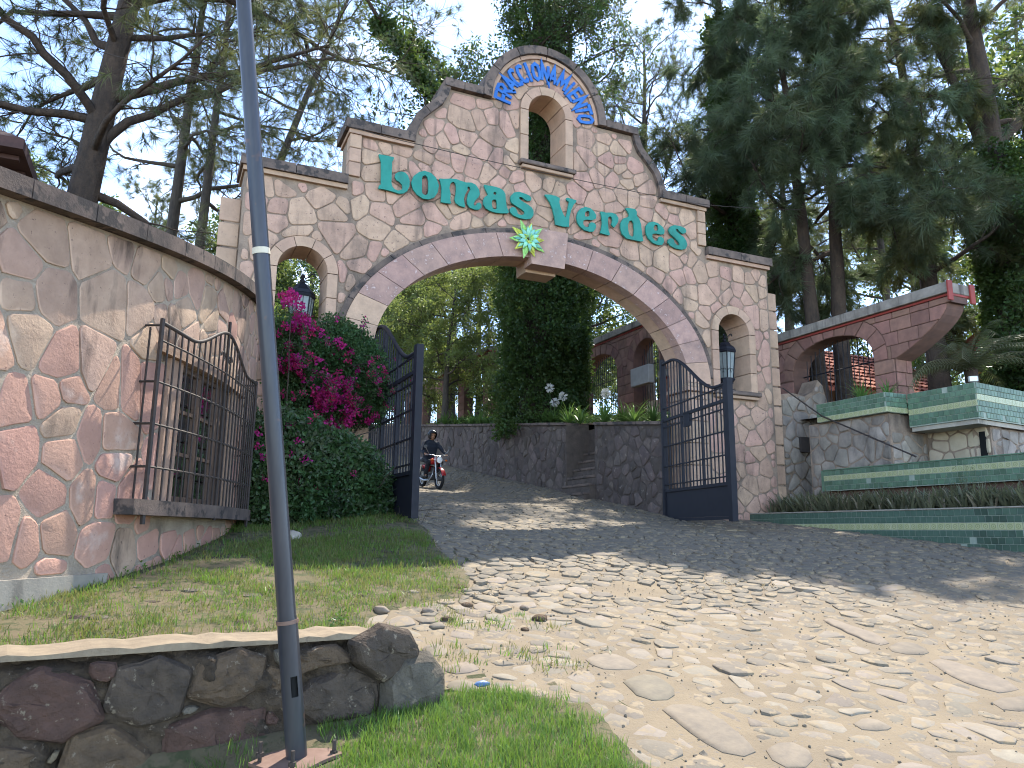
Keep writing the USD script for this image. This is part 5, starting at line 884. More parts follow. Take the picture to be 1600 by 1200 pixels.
# ---------------------------------------------------------------- plants
def scatter(parent, name, protos, pos, dirs, scale, seed=0, kind='stuff'):
    """Copies of small plant pieces: pos, direction of their z axis, size."""
    pos = np.asarray(pos, float); n = len(pos)
    if n == 0: return
    rg = np.random.default_rng(seed)
    pi = UsdGeom.PointInstancer.Define(stage, numbered(pth(parent), name)); path = str(pi.GetPath()); meta(pi.GetPrim(), kind=kind)
    ts = []
    for k, (msh, m) in enumerate(protos):
        pm = usdkit.mesh(stage, f'{path}/sprig_{k}' if k else f'{path}/sprig', msh, m); pm.CreateDoubleSidedAttr(True); ts.append(pm.GetPath())
    pi.CreatePrototypesRel().SetTargets(ts)
    d = unit(dirs); z = np.array([0, 0, 1.0])
    w = 1 + d[:, 2]; ax = np.cross(np.broadcast_to(z, d.shape), d); flip = w < 1e-6
    q = np.c_[np.where(flip, 0, w), np.where(flip[:, None], [1, 0, 0], ax)]; q = unit(q)
    a = rg.uniform(0, 2 * math.pi, n) / 2; r = np.c_[np.cos(a), np.zeros(n), np.zeros(n), np.sin(a)]
    w0, x0, y0, z0 = q.T; w1, z1 = r[:, 0], r[:, 3]
    o = np.stack([w0 * w1 - z0 * z1, x0 * w1 + y0 * z1, y0 * w1 - x0 * z1, w0 * z1 + z0 * w1], 1)
    pi.CreatePositionsAttr(Vt.Vec3fArray.FromNumpy(pos.astype(np.float32)))
    pi.CreateOrientationsAttr(Vt.QuathArray([Gf.Quath(*map(float, t)) for t in o]))
    s = np.broadcast_to(np.asarray(scale, float).reshape(-1, 1) if np.ndim(scale) else scale, (n, 1)) * np.ones((1, 3)); pi.CreateScalesAttr(Vt.Vec3fArray.FromNumpy(s.astype(np.float32)))
    pi.CreateProtoIndicesAttr(Vt.IntArray.FromNumpy(rg.integers(0, len(protos), n).astype(np.int32)))
def rdir(rg, n, a0, a1):
    """unit vectors at polar angles a0..a1 from +z"""
    t = rg.uniform(a0, a1, n); p = rg.uniform(0, 2 * math.pi, n); return np.stack([np.sin(t) * np.cos(p), np.sin(t) * np.sin(p), np.cos(t)], 1)
def perp(d, rg):
    r = rg.normal(size=d.shape); r -= (r * d).sum(1, keepdims=True) * d; return unit(r)
def p_needles(n, L, w, a0, a1, seed, along=0.12):
    rg = np.random.default_rng(seed); d = rdir(rg, n, a0, a1); b = np.c_[np.zeros((n, 2)), rg.uniform(-along, along * 0.3, n)]; s = perp(d, rg) * w / 2
    l = L * rg.uniform(0.7, 1.1, (n, 1)); v = np.stack([b - s, b + s, b + d * l], 1).reshape(-1, 3); return v, np.arange(3 * n).reshape(-1, 3)
def p_leaves(n, R, l, w, seed, flat=0.5, up=0.3):
    """leaves with a fold along the midrib, on a small twig"""
    rg = np.random.default_rng(seed); V, F = [], []
    for k in range(n):
        c = rg.normal(0, 1, 3); c = c / np.linalg.norm(c) * R * rg.random() ** 0.5; c[2] *= flat
        d = unit(rg.normal(0, 1, 3) + [0, 0, up]); s = perp(d[None], rg)[0]; nrm = np.cross(d, s); L = l * rg.uniform(0.7, 1.25); W = w * rg.uniform(0.7, 1.2)
        p = [c, c + d * L * .45 + s * W / 2 + nrm * W * .12, c + d * L - nrm * L * .1, c + d * L * .45 - s * W / 2 + nrm * W * .12]
        o = len(V) * 4; V.append(p); F += [[o, o + 1, o + 2], [o, o + 2, o + 3]]
    return np.vstack(V), np.array(F)
def p_strap(n, L, w, seed, a0=0.1, a1=1.0, bend=0.9, seg=4):
    rg = np.random.default_rng(seed); V, F = [], []
    for k in range(n):
        t = rg.uniform(a0, a1); p = rg.uniform(0, 6.283); l = L * rg.uniform(0.6, 1.1); h = np.array([math.cos(p), math.sin(p), 0]); s = np.array([-h[1], h[0], 0]); q = h * 0.02 * rg.random(); o = sum(len(x) for x in V); row = []
        for i in range(seg + 1):
            u = i / seg; ww = w * (1 - u ** 2 * 0.92) / 2; row += [q - s * ww, q + s * ww]; a = t + bend * u * u * rg.uniform(0.7, 1.2); q = q + (h * math.sin(a) + np.array([0, 0, math.cos(a)])) * l / seg
        V.append(np.array(row)); F += [[o + 2 * i, o + 2 * i + 1, o + 2 * i + 3, o + 2 * i + 2] for i in range(seg)]
    f = np.array(F); return np.vstack(V), np.vstack([f[:, [0, 1, 2]], f[:, [0, 2, 3]]])
P_PINE = [(p_needles(46, 0.30, 0.0085, 0.15, 1.25, k), None) for k in range(3)]
P_CYP = [(p_needles(70, 0.34, 0.016, 0.1, 1.5, 10 + k, 0.3), None) for k in range(3)]
P_IVY = [(p_leaves(16, 0.16, 0.085, 0.075, 20 + k), None) for k in range(3)]
P_BROAD = [(p_leaves(18, 0.3, 0.12, 0.06, 30 + k, 0.6), None) for k in range(3)]
P_BUSH = [(p_leaves(18, 0.13, 0.05, 0.032, 40 + k), None) for k in range(3)]
P_BRACT = [(p_leaves(16, 0.07, 0.042, 0.04, 50 + k, 0.8), None) for k in range(2)]
def wm(protos, *ms): return [(p[0], m) for p in protos for m in ms]

def wander(p0, d0, L, n, rg, curl=0.25, up=0.0, r0=0.05, r1=0.008):
    p = [np.asarray(p0, float)]; d = unit(d0)
    for i in range(n): d = unit(d + rg.normal(0, curl, 3) * [1, 1, 0.7] + [0, 0, up * (i + 1) / n]); p.append(p[-1] + d * L / n)
    t = np.linspace(0, 1, n + 1); return np.array(p), r0 + (r1 - r0) * t ** 0.8
def tree(name, label, x, y, z0, H, r0, lean, h0, LL, nl, seed, protos, barkm, group=None, cat='tree', elev=(0.0, 0.7), sec=9, ter=4, tsc=1.0, tl=0.55, curl=0.22, droop=0.25, extra=(), ivy=None, top=True, forks=(), shape=0.7, crowd=1, wob=1.0):
    rg = np.random.default_rng(seed); t = thing(name, label, cat, group, (x, y, z0)); w = MB()
    hs = np.linspace(0, H, 14); sway = np.cumsum(rg.normal(0, 0.05 * wob, (14, 2)), 0) * (hs / H)[:, None]
    tp = np.c_[lean[0] * (hs / H) ** 1.2 + sway[:, 0], lean[1] * (hs / H) ** 1.2 + sway[:, 1], hs - 0.3 * (hs == 0)]; tr = r0 * (1 - 0.82 * (hs / H) ** 1.1) * (1 + 0.35 * np.exp(-hs / 0.5))
    w.tube(tp, tr, 10); at = lambda h: np.array([np.interp(h, hs, tp[:, i]) for i in range(3)]); rat = lambda h: np.interp(h, hs, tr)
    P, D, S = [], [], []; lw_ = MB()
    limbs = []
    for k in range(nl):
        u = (k + rg.random()) / nl; h = h0 + (H - h0) * u ** 0.85; az = k * 2.39996 + rg.normal(0, 0.4); e = elev[0] + (elev[1] - elev[0]) * u + rg.normal(0, 0.15)
        L = LL * (1 - shape * u ** 1.4) * rg.uniform(0.65, 1.15); limbs.append((at(h), np.array([math.cos(az) * math.cos(e), math.sin(az) * math.cos(e), math.sin(e)]), L, min(rat(h) * 0.5, 0.02 + L * 0.016), None))
    for q in extra:  # given limbs: list of points in world, radius
        limbs.append((None, None, None, q[1], np.array(q[0]) - [x, y, z0]))
    for (p0, d0, L, rr, given) in limbs:
        if given is None: pts, rd = wander(p0, d0, L, 8, rg, curl, -0.1 if rg.random() < 0.5 else 0.22, rr, 0.012)
        else:
            given = given.copy(); given[0] = at(given[0][2])
            L = np.linalg.norm(np.diff(given, axis=0), axis=1).sum(); c_ = np.r_[0, np.cumsum(np.linalg.norm(np.diff(given, axis=0), axis=1))]; tt = np.linspace(0, c_[-1], 12); pts = CubicSpline(c_, given)(tt) + np.cumsum(rg.normal(0, 0.07, (12, 3)), 0) * (np.arange(12) > 0)[:, None] * 0.8; rd = np.linspace(rr, rr * 0.25, 12)
        lw_.tube(pts, rd, 6, False)
        for j in range(max(3, int(sec * min(1.3, L / LL + 0.3)))):
            u = rg.uniform(0.22, 1.0) if j else 1.0; i = u * (len(pts) - 1); i0 = min(int(i), len(pts) - 2); b = pts[i0] + (pts[i0 + 1] - pts[i0]) * (i - i0); fw = unit(pts[i0 + 1] - pts[i0])
            d = unit(fw * rg.uniform(0.5, 1.2) + perp(fw[None], rg)[0] * 0.9 + [0, 0, 0.15]); l2 = max(0.5, L * rg.uniform(0.16, 0.36)); q2, r2 = wander(b, d, l2, 5, rg, curl * 1.4, 0.25 - droop, min(0.022, rd[i0] * 0.6), 0.006); lw_.tube(q2, r2, 4, False)
            for m in range(ter):
                v = rg.uniform(0.25, 1.0) if m else 1.0; i = v * 5; i1 = min(int(i), 4); b2 = q2[i1] + (q2[i1 + 1] - q2[i1]) * (i - i1); f2 = unit(q2[i1 + 1] - q2[i1]); d2 = unit(f2 + perp(f2[None], rg)[0] * 0.8 + [0, 0, 0.2 - droop]); q3, r3 = wander(b2, d2, tl * rg.uniform(0.6, 1.3), 3, rg, curl * 1.5, 0.2 - droop, 0.009, 0.004); lw_.tube(q3, r3, 3, False)
                for c in range(crowd):
                    P.append(q3[-1] if c == 0 else q3[rg.integers(1, 4)] + rg.normal(0, 0.06, 3)); D.append(unit(q3[-1] - q3[-2]) + [0, 0, -droop * 0.6] + rg.normal(0, 0.15, 3)); S.append(tsc * rg.uniform(0.7, 1.25))
    obj('trunk', w.mesh(), barkm, t, True); obj('limbs', lw_.mesh(), barkm, t, True)
    scatter(t, 'crown', protos, P, D, S, seed)
    if ivy:
        iv = []; dv = []
        for (ha, hb, n, thick) in ivy:
            h = rg.uniform(ha, hb, n); a = rg.uniform(0, 6.283, n); c = np.stack([np.interp(h, hs, tp[:, i]) for i in range(3)], 1); bul = thick * (0.15 + 1.5 * noise2(h * 0.7, a * 1.3, seed) ** 1.3); rr = np.interp(h, hs, tr) + bul * rg.uniform(0.4, 1.0, n)
            o = np.stack([np.cos(a), np.sin(a), np.zeros(n)], 1); iv.append(c + o * rr[:, None]); dv.append(o + [0, 0, -0.1] + rg.normal(0, 0.35, (n, 3)))
        for q in extra:
            if len(q) > 2:
                g = np.array(q[0]) - [x, y, z0]; n = q[2]; c_ = np.r_[0, np.cumsum(np.linalg.norm(np.diff(g, axis=0), axis=1))]; tt = rg.uniform(0, c_[-1] * 0.9, n); tt = tt * (0.4 + 0.6 * (noise2(tt * 1.5, tt, 5) > 0.42)); o = unit(rg.normal(0, 1, (n, 3))); iv.append(CubicSpline(c_, g)(tt) + o * rg.uniform(0.1, 0.42, (n, 1)) * [1, 1, 0.8]); dv.append(o + [0, 0, -0.2])
        scatter(t, 'ivy', wm(P_IVY, M['ivy']), np.vstack(iv), np.vstack(dv), rg.uniform(0.9, 1.5, sum(map(len, iv))), seed + 1)
    return t
NE, NP = wm(P_PINE, M['needle']), wm(P_PINE, M['needle'], M['needle2'])
gz = lambda x, y: float(g_road(x, y)) - 0.1
gt = lambda x, y: float(g_terrace(x, y)) - 0.1
PINEG = None
tree('pine_tree', 'big dark-trunked pine behind the boundary wall, left of the pole', -8.5, 3.9, gz(-8.5, 3.9), 17, 0.37, (1.5, 0.3), 5.2, 5.2, 30, 101, NP, M['bark'], wob=0.2, tsc=1.05, sec=12, ter=6, elev=(0.1, 0.6), shape=0.45,
     extra=[([(-7.6, 3.9, 8.8), (-6.7, 3.7, 10.0), (-5.2, 3.2, 10.6), (-3.6, 3.0, 10.9)], 0.10), ([(-7.75, 3.9, 9.6), (-8.9, 3.3, 10.3), (-10.4, 2.8, 11.2), (-12, 2.0, 11.4)], 0.10), ([(-7.2, 3.9, 12.3), (-5.6, 4.2, 12.7), (-4.0, 4.0, 12.2), (-2.4, 3.4, 11.5)], 0.09), ([(-7.3, 3.9, 11.2), (-8.8, 4.4, 12.2), (-10, 4.5, 13.4)], 0.1)])
tree('pine_tree', 'slender grey pine trunk left of the two thin pines behind the wall', -6.75, 10.6, gz(-6.75, 10.6), 19, 0.23, (0.6, 0.0), 7.5, 4.2, 20, 102, NP, M['bark2'], sec=11, ter=5, shape=0.4)
tree('pine_tree', 'straight thin pine between two others, close behind the boundary wall', -5.98, 9.6, gz(-5.98, 9.6), 18, 0.19, (0.7, 0.2), 7.8, 4.0, 18, 103, NP, M['bark2'], sec=11, ter=5, shape=0.4)
tree('pine_tree', 'thin pine leaning right behind the boundary wall next to the pole', -5.75, 9.4, gz(-5.75, 9.4), 17, 0.2, (3.6, 0.4), 8.5, 3.8, 17, 104, NP, M['bark2'], sec=11, ter=5, shape=0.4)
tree('ivy_tree', 'tall tree wrapped in thick ivy seen through the arch and above the gable', 3.95, 8.3, gt(3.95, 8.3), 19, 0.5, (0.1, 0.3), 8.6, 3.2, 26, 105, wm(P_BROAD, M['ivy'], M['needle']), M['bark'], cat='tree', sec=8, ter=5, crowd=2, tl=0.6, shape=0.35,
     extra=[([(3.6, 8.2, 11.8), (2.4, 7.6, 12.2), (0.6, 7.0, 13.2), (-1.2, 6.4, 14.6), (-2.6, 6.0, 15.8)], 0.17, 700), ([(3.7, 8.2, 13.0), (2.2, 8.0, 14.0), (0.4, 7.8, 15.2), (-1.6, 7.4, 16.6)], 0.14, 300), ([(3.5, 8.0, 10.6), (2.0, 6.9, 10.7), (0.4, 6.0, 11.4), (-1.0, 5.2, 12.2)], 0.13, 600)], ivy=[(0, 7, 2600, 0.95), (6, 12, 1500, 0.8), (10, 15, 700, 1.2)])
tree('ivy_tree', 'second ivy-clad trunk just right of the first through the arch', 4.95, 8.6, gt(4.95, 8.6), 15, 0.34, (0.5, 0.5), 8.5, 3.2, 10, 106, wm(P_BROAD, M['ivy']), M['bark'], sec=6, ter=4, shape=0.4, ivy=[(0, 10.5, 3600, 0.75)])
tree('pine_tree', 'lacy fine-needled pine directly right of the rounded gable', 10.2, 11.5, gt(10.2, 11.5), 15.5, 0.26, (0.2, 0.0), 4.2, 5.4, 26, 107, wm(P_PINE, M['needle'], M['needle2']), M['bark2'], sec=11, ter=5, elev=(0.35, 1.0), droop=0.0, tsc=0.9, shape=0.5)
tree('cedar_tree', 'broad dark ivy-clad cedar right of the gate, straight trunk', 8.3, 4.3, gt(8.3, 4.3), 15, 0.4, (0.3, 0.2), 2.6, 3.3, 21, 108, wm(P_CYP, M['cypress'], M['needle']), M['bark'], sec=8, ter=4, crowd=2, droop=0.5, elev=(-0.1, 0.3), shape=0.6, ivy=[(1.5, 13, 2600, 0.45)])
tree('cedar_tree', 'dark drooping cedar with the left of two trunks above the right arcade', 8.0, 1.15, gt(8.0, 1.15), 11.5, 0.2, (-0.5, 0.3), 4.4, 2.8, 18, 109, wm(P_CYP, M['cypress']), M['bark'], sec=8, ter=4, crowd=2, droop=0.55, elev=(-0.15, 0.2), shape=0.78)
tree('cedar_tree', 'dark cedar with the right of two trunks above the right arcade', 8.55, 0.95, gt(8.55, 0.95), 12, 0.21, (0.2, 0.1), 3.4, 3.2, 18, 110, wm(P_CYP, M['cypress'], M['needle']), M['bark'], sec=9, ter=5, crowd=2, droop=0.5, elev=(-0.15, 0.2), shape=0.78)
tree('cedar_tree', 'dense dark cedar between the twin trunks and the far right pine', 11.2, 0.4, gt(11.2, 0.4), 12.5, 0.26, (0.1, 0.1), 2.2, 3.4, 19, 111, wm(P_CYP, M['cypress'], M['needle2']), M['bark'], sec=9, ter=4, crowd=2, droop=0.5, elev=(-0.15, 0.25), shape=0.6)
tree('pine_tree', 'forked pine with ivy on its lower trunk at the right edge', 12.9, -0.6, gt(12.9, -0.6), 15.5, 0.42, (0.2, 0.0), 7.4, 4.4, 18, 112, NP, M['bark'], sec=9, ter=4, elev=(0.2, 0.8), shape=0.4, ivy=[(0.5, 7.0, 1900, 0.55)], extra=[([(12.95, -.6, 11.0), (12.2, -0.3, 13), (11.8, 0.2, 16)], 0.2), ([(13.0, -.6, 11.6), (14.2, -1.4, 13.4), (14.6, -1.6, 16.5)], 0.18)])
for k, (x, y, h, l) in enumerate([(12.2, -2.9, 4.6, 'round dark-leaved tree behind the palm at the right'), (3.9, 16.5, 6.2, 'sunlit leafy tree seen through the left of the arch'), (4.7, 22.5, 7.5, 'pale green leafy tree farthest up the drive through the arch'), (6.0, 13.3, 5.6, 'low leafy tree between the two ivy trunks and the far arcade'), (-8.8, 8.2, 5.0, 'light green leafy tree low behind the boundary wall'), (3.7, 20.0, 6.5, 'leafy tree between the sunlit one and the farthest one up the drive'), (1.5, 31.0, 8.0, 'leafy tree closing the view at the head of the drive')]):
    tree('leafy_tree', l, x, y, (gt if x > 3 else gz)(x, y), h, 0.14, (0.1, 0.1), h * 0.22, h * 0.4, 22, 130 + k, wm(P_BROAD, M['ivy'] if k == 0 else M['broad']), M['bark2'], sec=8, ter=4, crowd=2, elev=(0.0, 0.9), tl=0.4, shape=0.3, droop=0.1)
# distant wood behind
rg = np.random.default_rng(77)
far0 = tree('distant_pine', 'pine in the wood far behind the gate', 30, 34, gt(30, 34), 16, 0.25, (0.4, 0.2), 4, 4.2, 26, 140, NP, M['bark2'], 'distant pines behind the gate', sec=7, ter=3, crowd=2, tsc=1.5, shape=0.5)
far1 = tree('distant_leafy_tree', 'leafy tree in the wood far behind the gate', -3, 44, 7.5, 11, 0.25, (0.4, 0.2), 2, 4.6, 30, 141, wm(P_BROAD, M['broad'], M['ivy']), M['bark2'], 'distant leafy trees behind the gate', sec=7, ter=4, crowd=2, tsc=1.9, shape=0.4)
for k, (x, y) in enumerate([(-18, 24), (-8, 40), (2, 38), (9, 30), (15, 26), (20, 20), (14, 38), (24, 12), (27, 24), (22, 4), (18, 12)]):
    z = gt(x, y) if x > 3 else gz(x, y); copy_of(far0, 'pine in the wood far behind the gate', (x, y, z), k * 1.3)
for k, (x, y) in enumerate([(-13, 30), (7, 38), (12, 21), (17, 32), (24, 30), (-2, 30), (-22, 30), (30, 15), (20, 1), (10, 44), (1.5, 52)]):
    z = gt(x, y) if x > 3 else gz(x, y); copy_of(far1, 'leafy tree in the wood far behind the gate', (x, y, z), k * 1.9)
# palm by the far planter
pm = thing('palm', 'feathery palm with arching fronds above the uppermost planter', 'palm', None, (8.6, -2.2, 4.0)); rg = np.random.default_rng(4)
obj('trunk', MB().tube([(0, 0, -0.1), (0.03, 0, 0.5), (0.02, 0, 1.0)], [0.16, 0.13, 0.12], 10).mesh(), M['bark'], pm, True)
for k in range(26):
    a = k * 2.4; e = rg.uniform(0.1, 1.25); L = rg.uniform(1.3, 2.1); p = np.array([0, 0, 1.0]); h = np.array([math.cos(a), math.sin(a), 0]); b = MB(); pts = [p]
    for i in range(9): e2 = e - 1.5 * ((i + 1) / 9) ** 1.3; p = p + (h * math.cos(e2) + np.array([0, 0, math.sin(e2)])) * L / 9; pts.append(p)
    pts = np.array(pts); b.tube(pts, np.linspace(0.014, 0.004, 10), 4, False); sd = np.array([-h[1], h[0], 0])
    for i in range(1, 10):
        for j in (0, 0.33, 0.66):
            q = pts[i - 1] + (pts[i] - pts[i - 1]) * j; tg = unit(pts[i] - pts[i - 1])
            for s in (-1, 1): l = 0.36 * (1 - 0.5 * (i / 10)); tip = q + (sd * s * 0.8 + tg * 0.6 - np.array([0, 0, 0.5])) * l; w_ = tg * 0.014; b.add([q - w_, q + w_, tip], [[0, 1, 2]])
    obj('frond', b.mesh(), M['palm'], pm)
# agapanthus along the top of the retaining wall
AG = [('tall white-flowered agapanthus left of the ivy trunk foot', 3.45, 6.3, [(-.1, .0, .98), (.15, -.3, .72), (-.05, -.2, .55)]), ('white-flowered agapanthus right of the ivy trunk foot', 3.45, 3.6, [(0, -.1, .72)])]
def agap(label, x, y, flowers, seed, n=60, group=None):
    t = thing('agapanthus', label, 'plant', group, (x, y, gt(x, y) + 0.12)); rg = np.random.default_rng(seed)
    obj('leaves', p_strap(n, 0.62, 0.034, seed, 0.15, 1.2, 1.2), M['strap'], t)
    for fx, fy, fh in flowers:
        s = obj('flower_stem', MB().tube([(fx * .3, fy * .3, 0), (fx * .8, fy * .8, fh * .6), (fx, fy, fh)], 0.009, 5).mesh(), M['strap'], t)
        d = unit(rg.normal(0, 1, (70, 3))); sdd = perp(d, rg) * 0.02; c = np.array([fx, fy, fh]); v = np.stack([c + d * 0.05 - sdd * .4, c + d * 0.05 + sdd * .4, c + d * rg.uniform(.1, .15, (70, 1)) + sdd, c + d * rg.uniform(.1, .15, (70, 1)) - sdd], 1).reshape(-1, 3)
        obj('flower_head', MB().add(v, np.arange(280).reshape(-1, 4)).mesh(), M['petal'], s)
    return t
for k, (l, x, y, f) in enumerate(AG): agap(l, x, y, f, 70 + k, 80)
for k, y in enumerate([1.4, 2.3, 2.9, 4.6, 5.4, 7.2, 8.0, 8.8, 9.7, 10.6, 11.6, 12.6, 13.8, 15.2]): agap('strap-leaved agapanthus without flowers on top of the retaining wall', 3.35 + 0.1 * (k % 3), y, [], 80 + k, 46, 'flowerless agapanthus along the retaining wall')
b0 = rg.uniform(0, 1, (700, 2)); xs_, ys_ = 3.7 + 2.5 * b0[:, 0], 1.2 + 17 * b0[:, 1]
scatter(None, 'ground_cover', wm(P_BROAD, M['strap'], M['ivy']), np.stack([xs_, ys_, g_terrace(xs_, ys_) + 0.12], 1), np.tile([0, 0, 1.0], (700, 1)) + rg.normal(0, .3, (700, 3)), rg.uniform(0.5, 0.9, 700), 3)
meta(stage.GetPrimAtPath('/World/ground_cover'), 'low leafy ground cover under the arcade along the drive', 'ground cover')
# strap-leaved plants in the lowest planter
PS = [((p_strap(7, 0.34, 0.034, 90 + k, 0.0, 0.5, 0.8)), M['strap2']) for k in range(3)]
PD = [((p_strap(2, 0.36, 0.03, 95 + k, 0.0, 0.3, 1.4)), M['drytip']) for k in range(2)]
n = 560; xs_, ys_ = rg.uniform(4.92, 5.5, n), -0.12 - 8.2 * rg.random(n)
bedp = meta(thing('planter_plants', 'band of grey-green strap-leaved plants in the lowest tiled planter', 'plants'))
scatter(bedp, 'leaves', PS, np.stack([xs_, ys_, np.full(n, 1.98)], 1), np.tile([0, 0, 1.0], (n, 1)) + rg.normal(0, .18, (n, 3)), rg.uniform(0.95, 1.5, n), 5)
k_ = rg.choice(n, 500, False); scatter(bedp, 'dry_leaves', PD, np.stack([xs_[k_], ys_[k_], np.full(500, 1.99)], 1), np.tile([0, 0, 1.0], (500, 1)) + rg.normal(0, .2, (500, 3)), rg.uniform(1.0, 1.5, 500), 6)
ut = thing('planter_tuft', 'tuft of strap leaves on the uppermost planter beside the arcade pillar', 'plant', None, (6.0, -1.75, 4.18)); obj('leaves', p_strap(60, 0.5, 0.026, 66, 0.2, 1.3, 1.0), M['strap'], ut)
obj('leaves', (p_strap(40, 0.45, 0.024, 67, 0.2, 1.3, 1.0)[0] + [0.1, -0.5, 0], p_strap(40, 0.45, 0.024, 67, 0.2, 1.3, 1.0)[1]), M['strap'], ut)
wd = thing('tall_weed', 'wispy weed growing out of the planter strip at the right edge', 'plant', None, (5.3, -4.2, 2.0)); obj('stems', p_strap(40, 0.75, 0.007, 68, 0.0, 0.5, 0.5), M['strap2'], wd); q_ = p_leaves(220, 0.42, 0.035, 0.014, 69, 0.9); obj('leaves', (q_[0] + [0, 0, 0.42], q_[1]), M['strap2'], wd)
# bougainvillea on the gate's left side, and the dark shrub below it
rg = np.random.default_rng(15)
bg_ = thing('bougainvillea', 'magenta bougainvillea hanging over the wall end by the gate', 'shrub')
def blob(cs, n, shell=0.55):
    P, D = [], []
    for (c, r, wgt) in cs: m = int(n * wgt); d = unit(rg.normal(0, 1, (m, 3))); k = shell + (1 - shell) * rg.random((m, 1)) ** 0.6; lump = 0.55 + 0.85 * noise2(d[:, 0] * 3 + c[0], d[:, 2] * 3 + d[:, 1] * 2, 8)[:, None]; P.append(np.array(c) + d * np.array(r) * k * lump); D.append(d + [0, 0, -0.3])
    return np.vstack(P), np.vstack(D)
MAG = [((-4.68, -0.75, 4.72), (.26, .3, .42), .13), ((-4.42, -0.75, 4.25), (.42, .4, .5), .3), ((-4.1, -0.7, 4.0), (.45, .4, .6), .25), ((-4.4, -0.7, 3.75), (.45, .4, .5), .15), ((-3.9, -0.7, 3.45), (.3, .3, .45), .12)]
GRN = [((-4.5, -0.5, 4.25), (.45, .4, .6), .3), ((-3.85, -0.45, 4.35), (.6, .4, .55), .3), ((-3.45, -0.4, 3.9), (.55, .4, .65), .25), ((-4.3, -0.45, 3.6), (.6, .4, .5), .2), ((-3.35, -0.4, 3.6), (.3, .3, .3), .05)]
P, D = blob(GRN, 2300); scatter(bg_, 'foliage', wm(P_BUSH, M['bushleaf']), P, D, rg.uniform(0.8, 1.3, len(P)), 21)
SP, SD, sm_ = [], [], MB()
for k in range(26):                                        # long shoots that arch out of the mass
    q, r = wander((-4.5 + 1.2 * rg.random(), -0.8, 3.5 + 1.1 * rg.random()), (rg.normal(0, .7), -0.7, 0.5), rg.uniform(.6, 1.1), 7, rg, 0.2, -0.8, 0.008, 0.003); sm_.tube(q, r, 3, False); SP += list(q[2:]); SD += list(np.gradient(q, axis=0)[2:])
obj('shoots', sm_.mesh(), M['bark2'], bg_, True); SP, SD = np.array(SP), np.array(SD)
scatter(bg_, 'foliage', wm(P_BUSH, M['bushleaf']), SP[::2], SD[::2], rg.uniform(.5, 1.0, len(SP[::2])), 26); scatter(bg_, 'blossom', wm(P_BRACT, M['bract']), SP[1::3], SD[1::3], rg.uniform(.5, 1.0, len(SP[1::3])), 27)
P, D = blob(MAG, 900, 0.8)
keep = noise2(P[:, 0] * 3.2, P[:, 2] * 3.2 + P[:, 1], 6) + 0.25 * (rg.random(len(P)) < 0.12) > 0.55; P, D = P[keep], D[keep]; scatter(bg_, 'blossom', wm(P_BRACT, M['bract']), P, D, rg.uniform(0.8, 1.3, len(P)), 22)
P, D = blob([((-3.4, -0.62, 3.75), (.35, .2, .5), 1)], 70, 0.9); scatter(bg_, 'blossom', wm(P_BRACT, M['bract']), P, D, rg.uniform(0.5, .9, len(P)), 23)
st_ = MB()
for k in range(16):
    q, r = wander((-4.6 + rg.normal(0, .25), -0.35, 1.8), (rg.normal(0, .2), -.05, 1), rg.uniform(2, 3.2), 8, rg, 0.18, 0, 0.022, 0.007); st_.tube(q, r, 5, False)
obj('stems', st_.mesh(), M['bark2'], bg_, True)
bs = thing('dark_shrub', 'dense dark green shrub under the bougainvillea beside the left gate leaf', 'shrub')
CS = [((-4.55, -1.35, 2.35), (.75, .6, .85), .3), ((-3.95, -1.25, 2.25), (.7, .65, .75), .3), ((-3.55, -1.05, 1.95), (.5, .6, .55), .2), ((-4.95, -1.6, 2.1), (.35, .4, .6), .15), ((-4.75, -1.1, 2.9), (.35, .35, .35), .06)]
P, D = blob(CS, 3600, 0.5); ok = P[:, 2] > g_road(P[:, 0], P[:, 1]); P, D = P[ok], D[ok]; scatter(bs, 'foliage', wm(P_BUSH, M['bushleaf'], M['bushleaf'], M['cypress']), P, D, rg.uniform(1.0, 1.9, len(P)), 24)
P, D = blob([((-4.9, -1.8, 2.5), (.5, .25, .6), .6), ((-4.2, -1.8, 2.6), (.5, .25, .5), .4)], 26, 1.0); scatter(bs, 'blossom', wm(P_BRACT, M['bract']), P, D, rg.uniform(0.7, 1.1, len(P)), 25)
st_ = MB()
for k in range(26):
    q, r = wander((-4.2 + rg.normal(0, .4), -1.2, 1.6), (rg.normal(0, .6), rg.normal(0, .4), 1), rg.uniform(.8, 1.7), 7, rg, 0.25, 0, 0.014, 0.005); st_.tube(q, r, 4, False)
for k in range(40):
    q, r = wander((-3.3 + rg.normal(0, .3), -1.5 + rg.normal(0, .4), 1.6), (rg.normal(0, .6), rg.normal(0, .5), 1), rg.uniform(.3, .7), 5, rg, 0.3, -.2, 0.005, 0.002); st_.tube(q, r, 3, False)
obj('twigs', st_.mesh(), M['bark2'], bs, True)
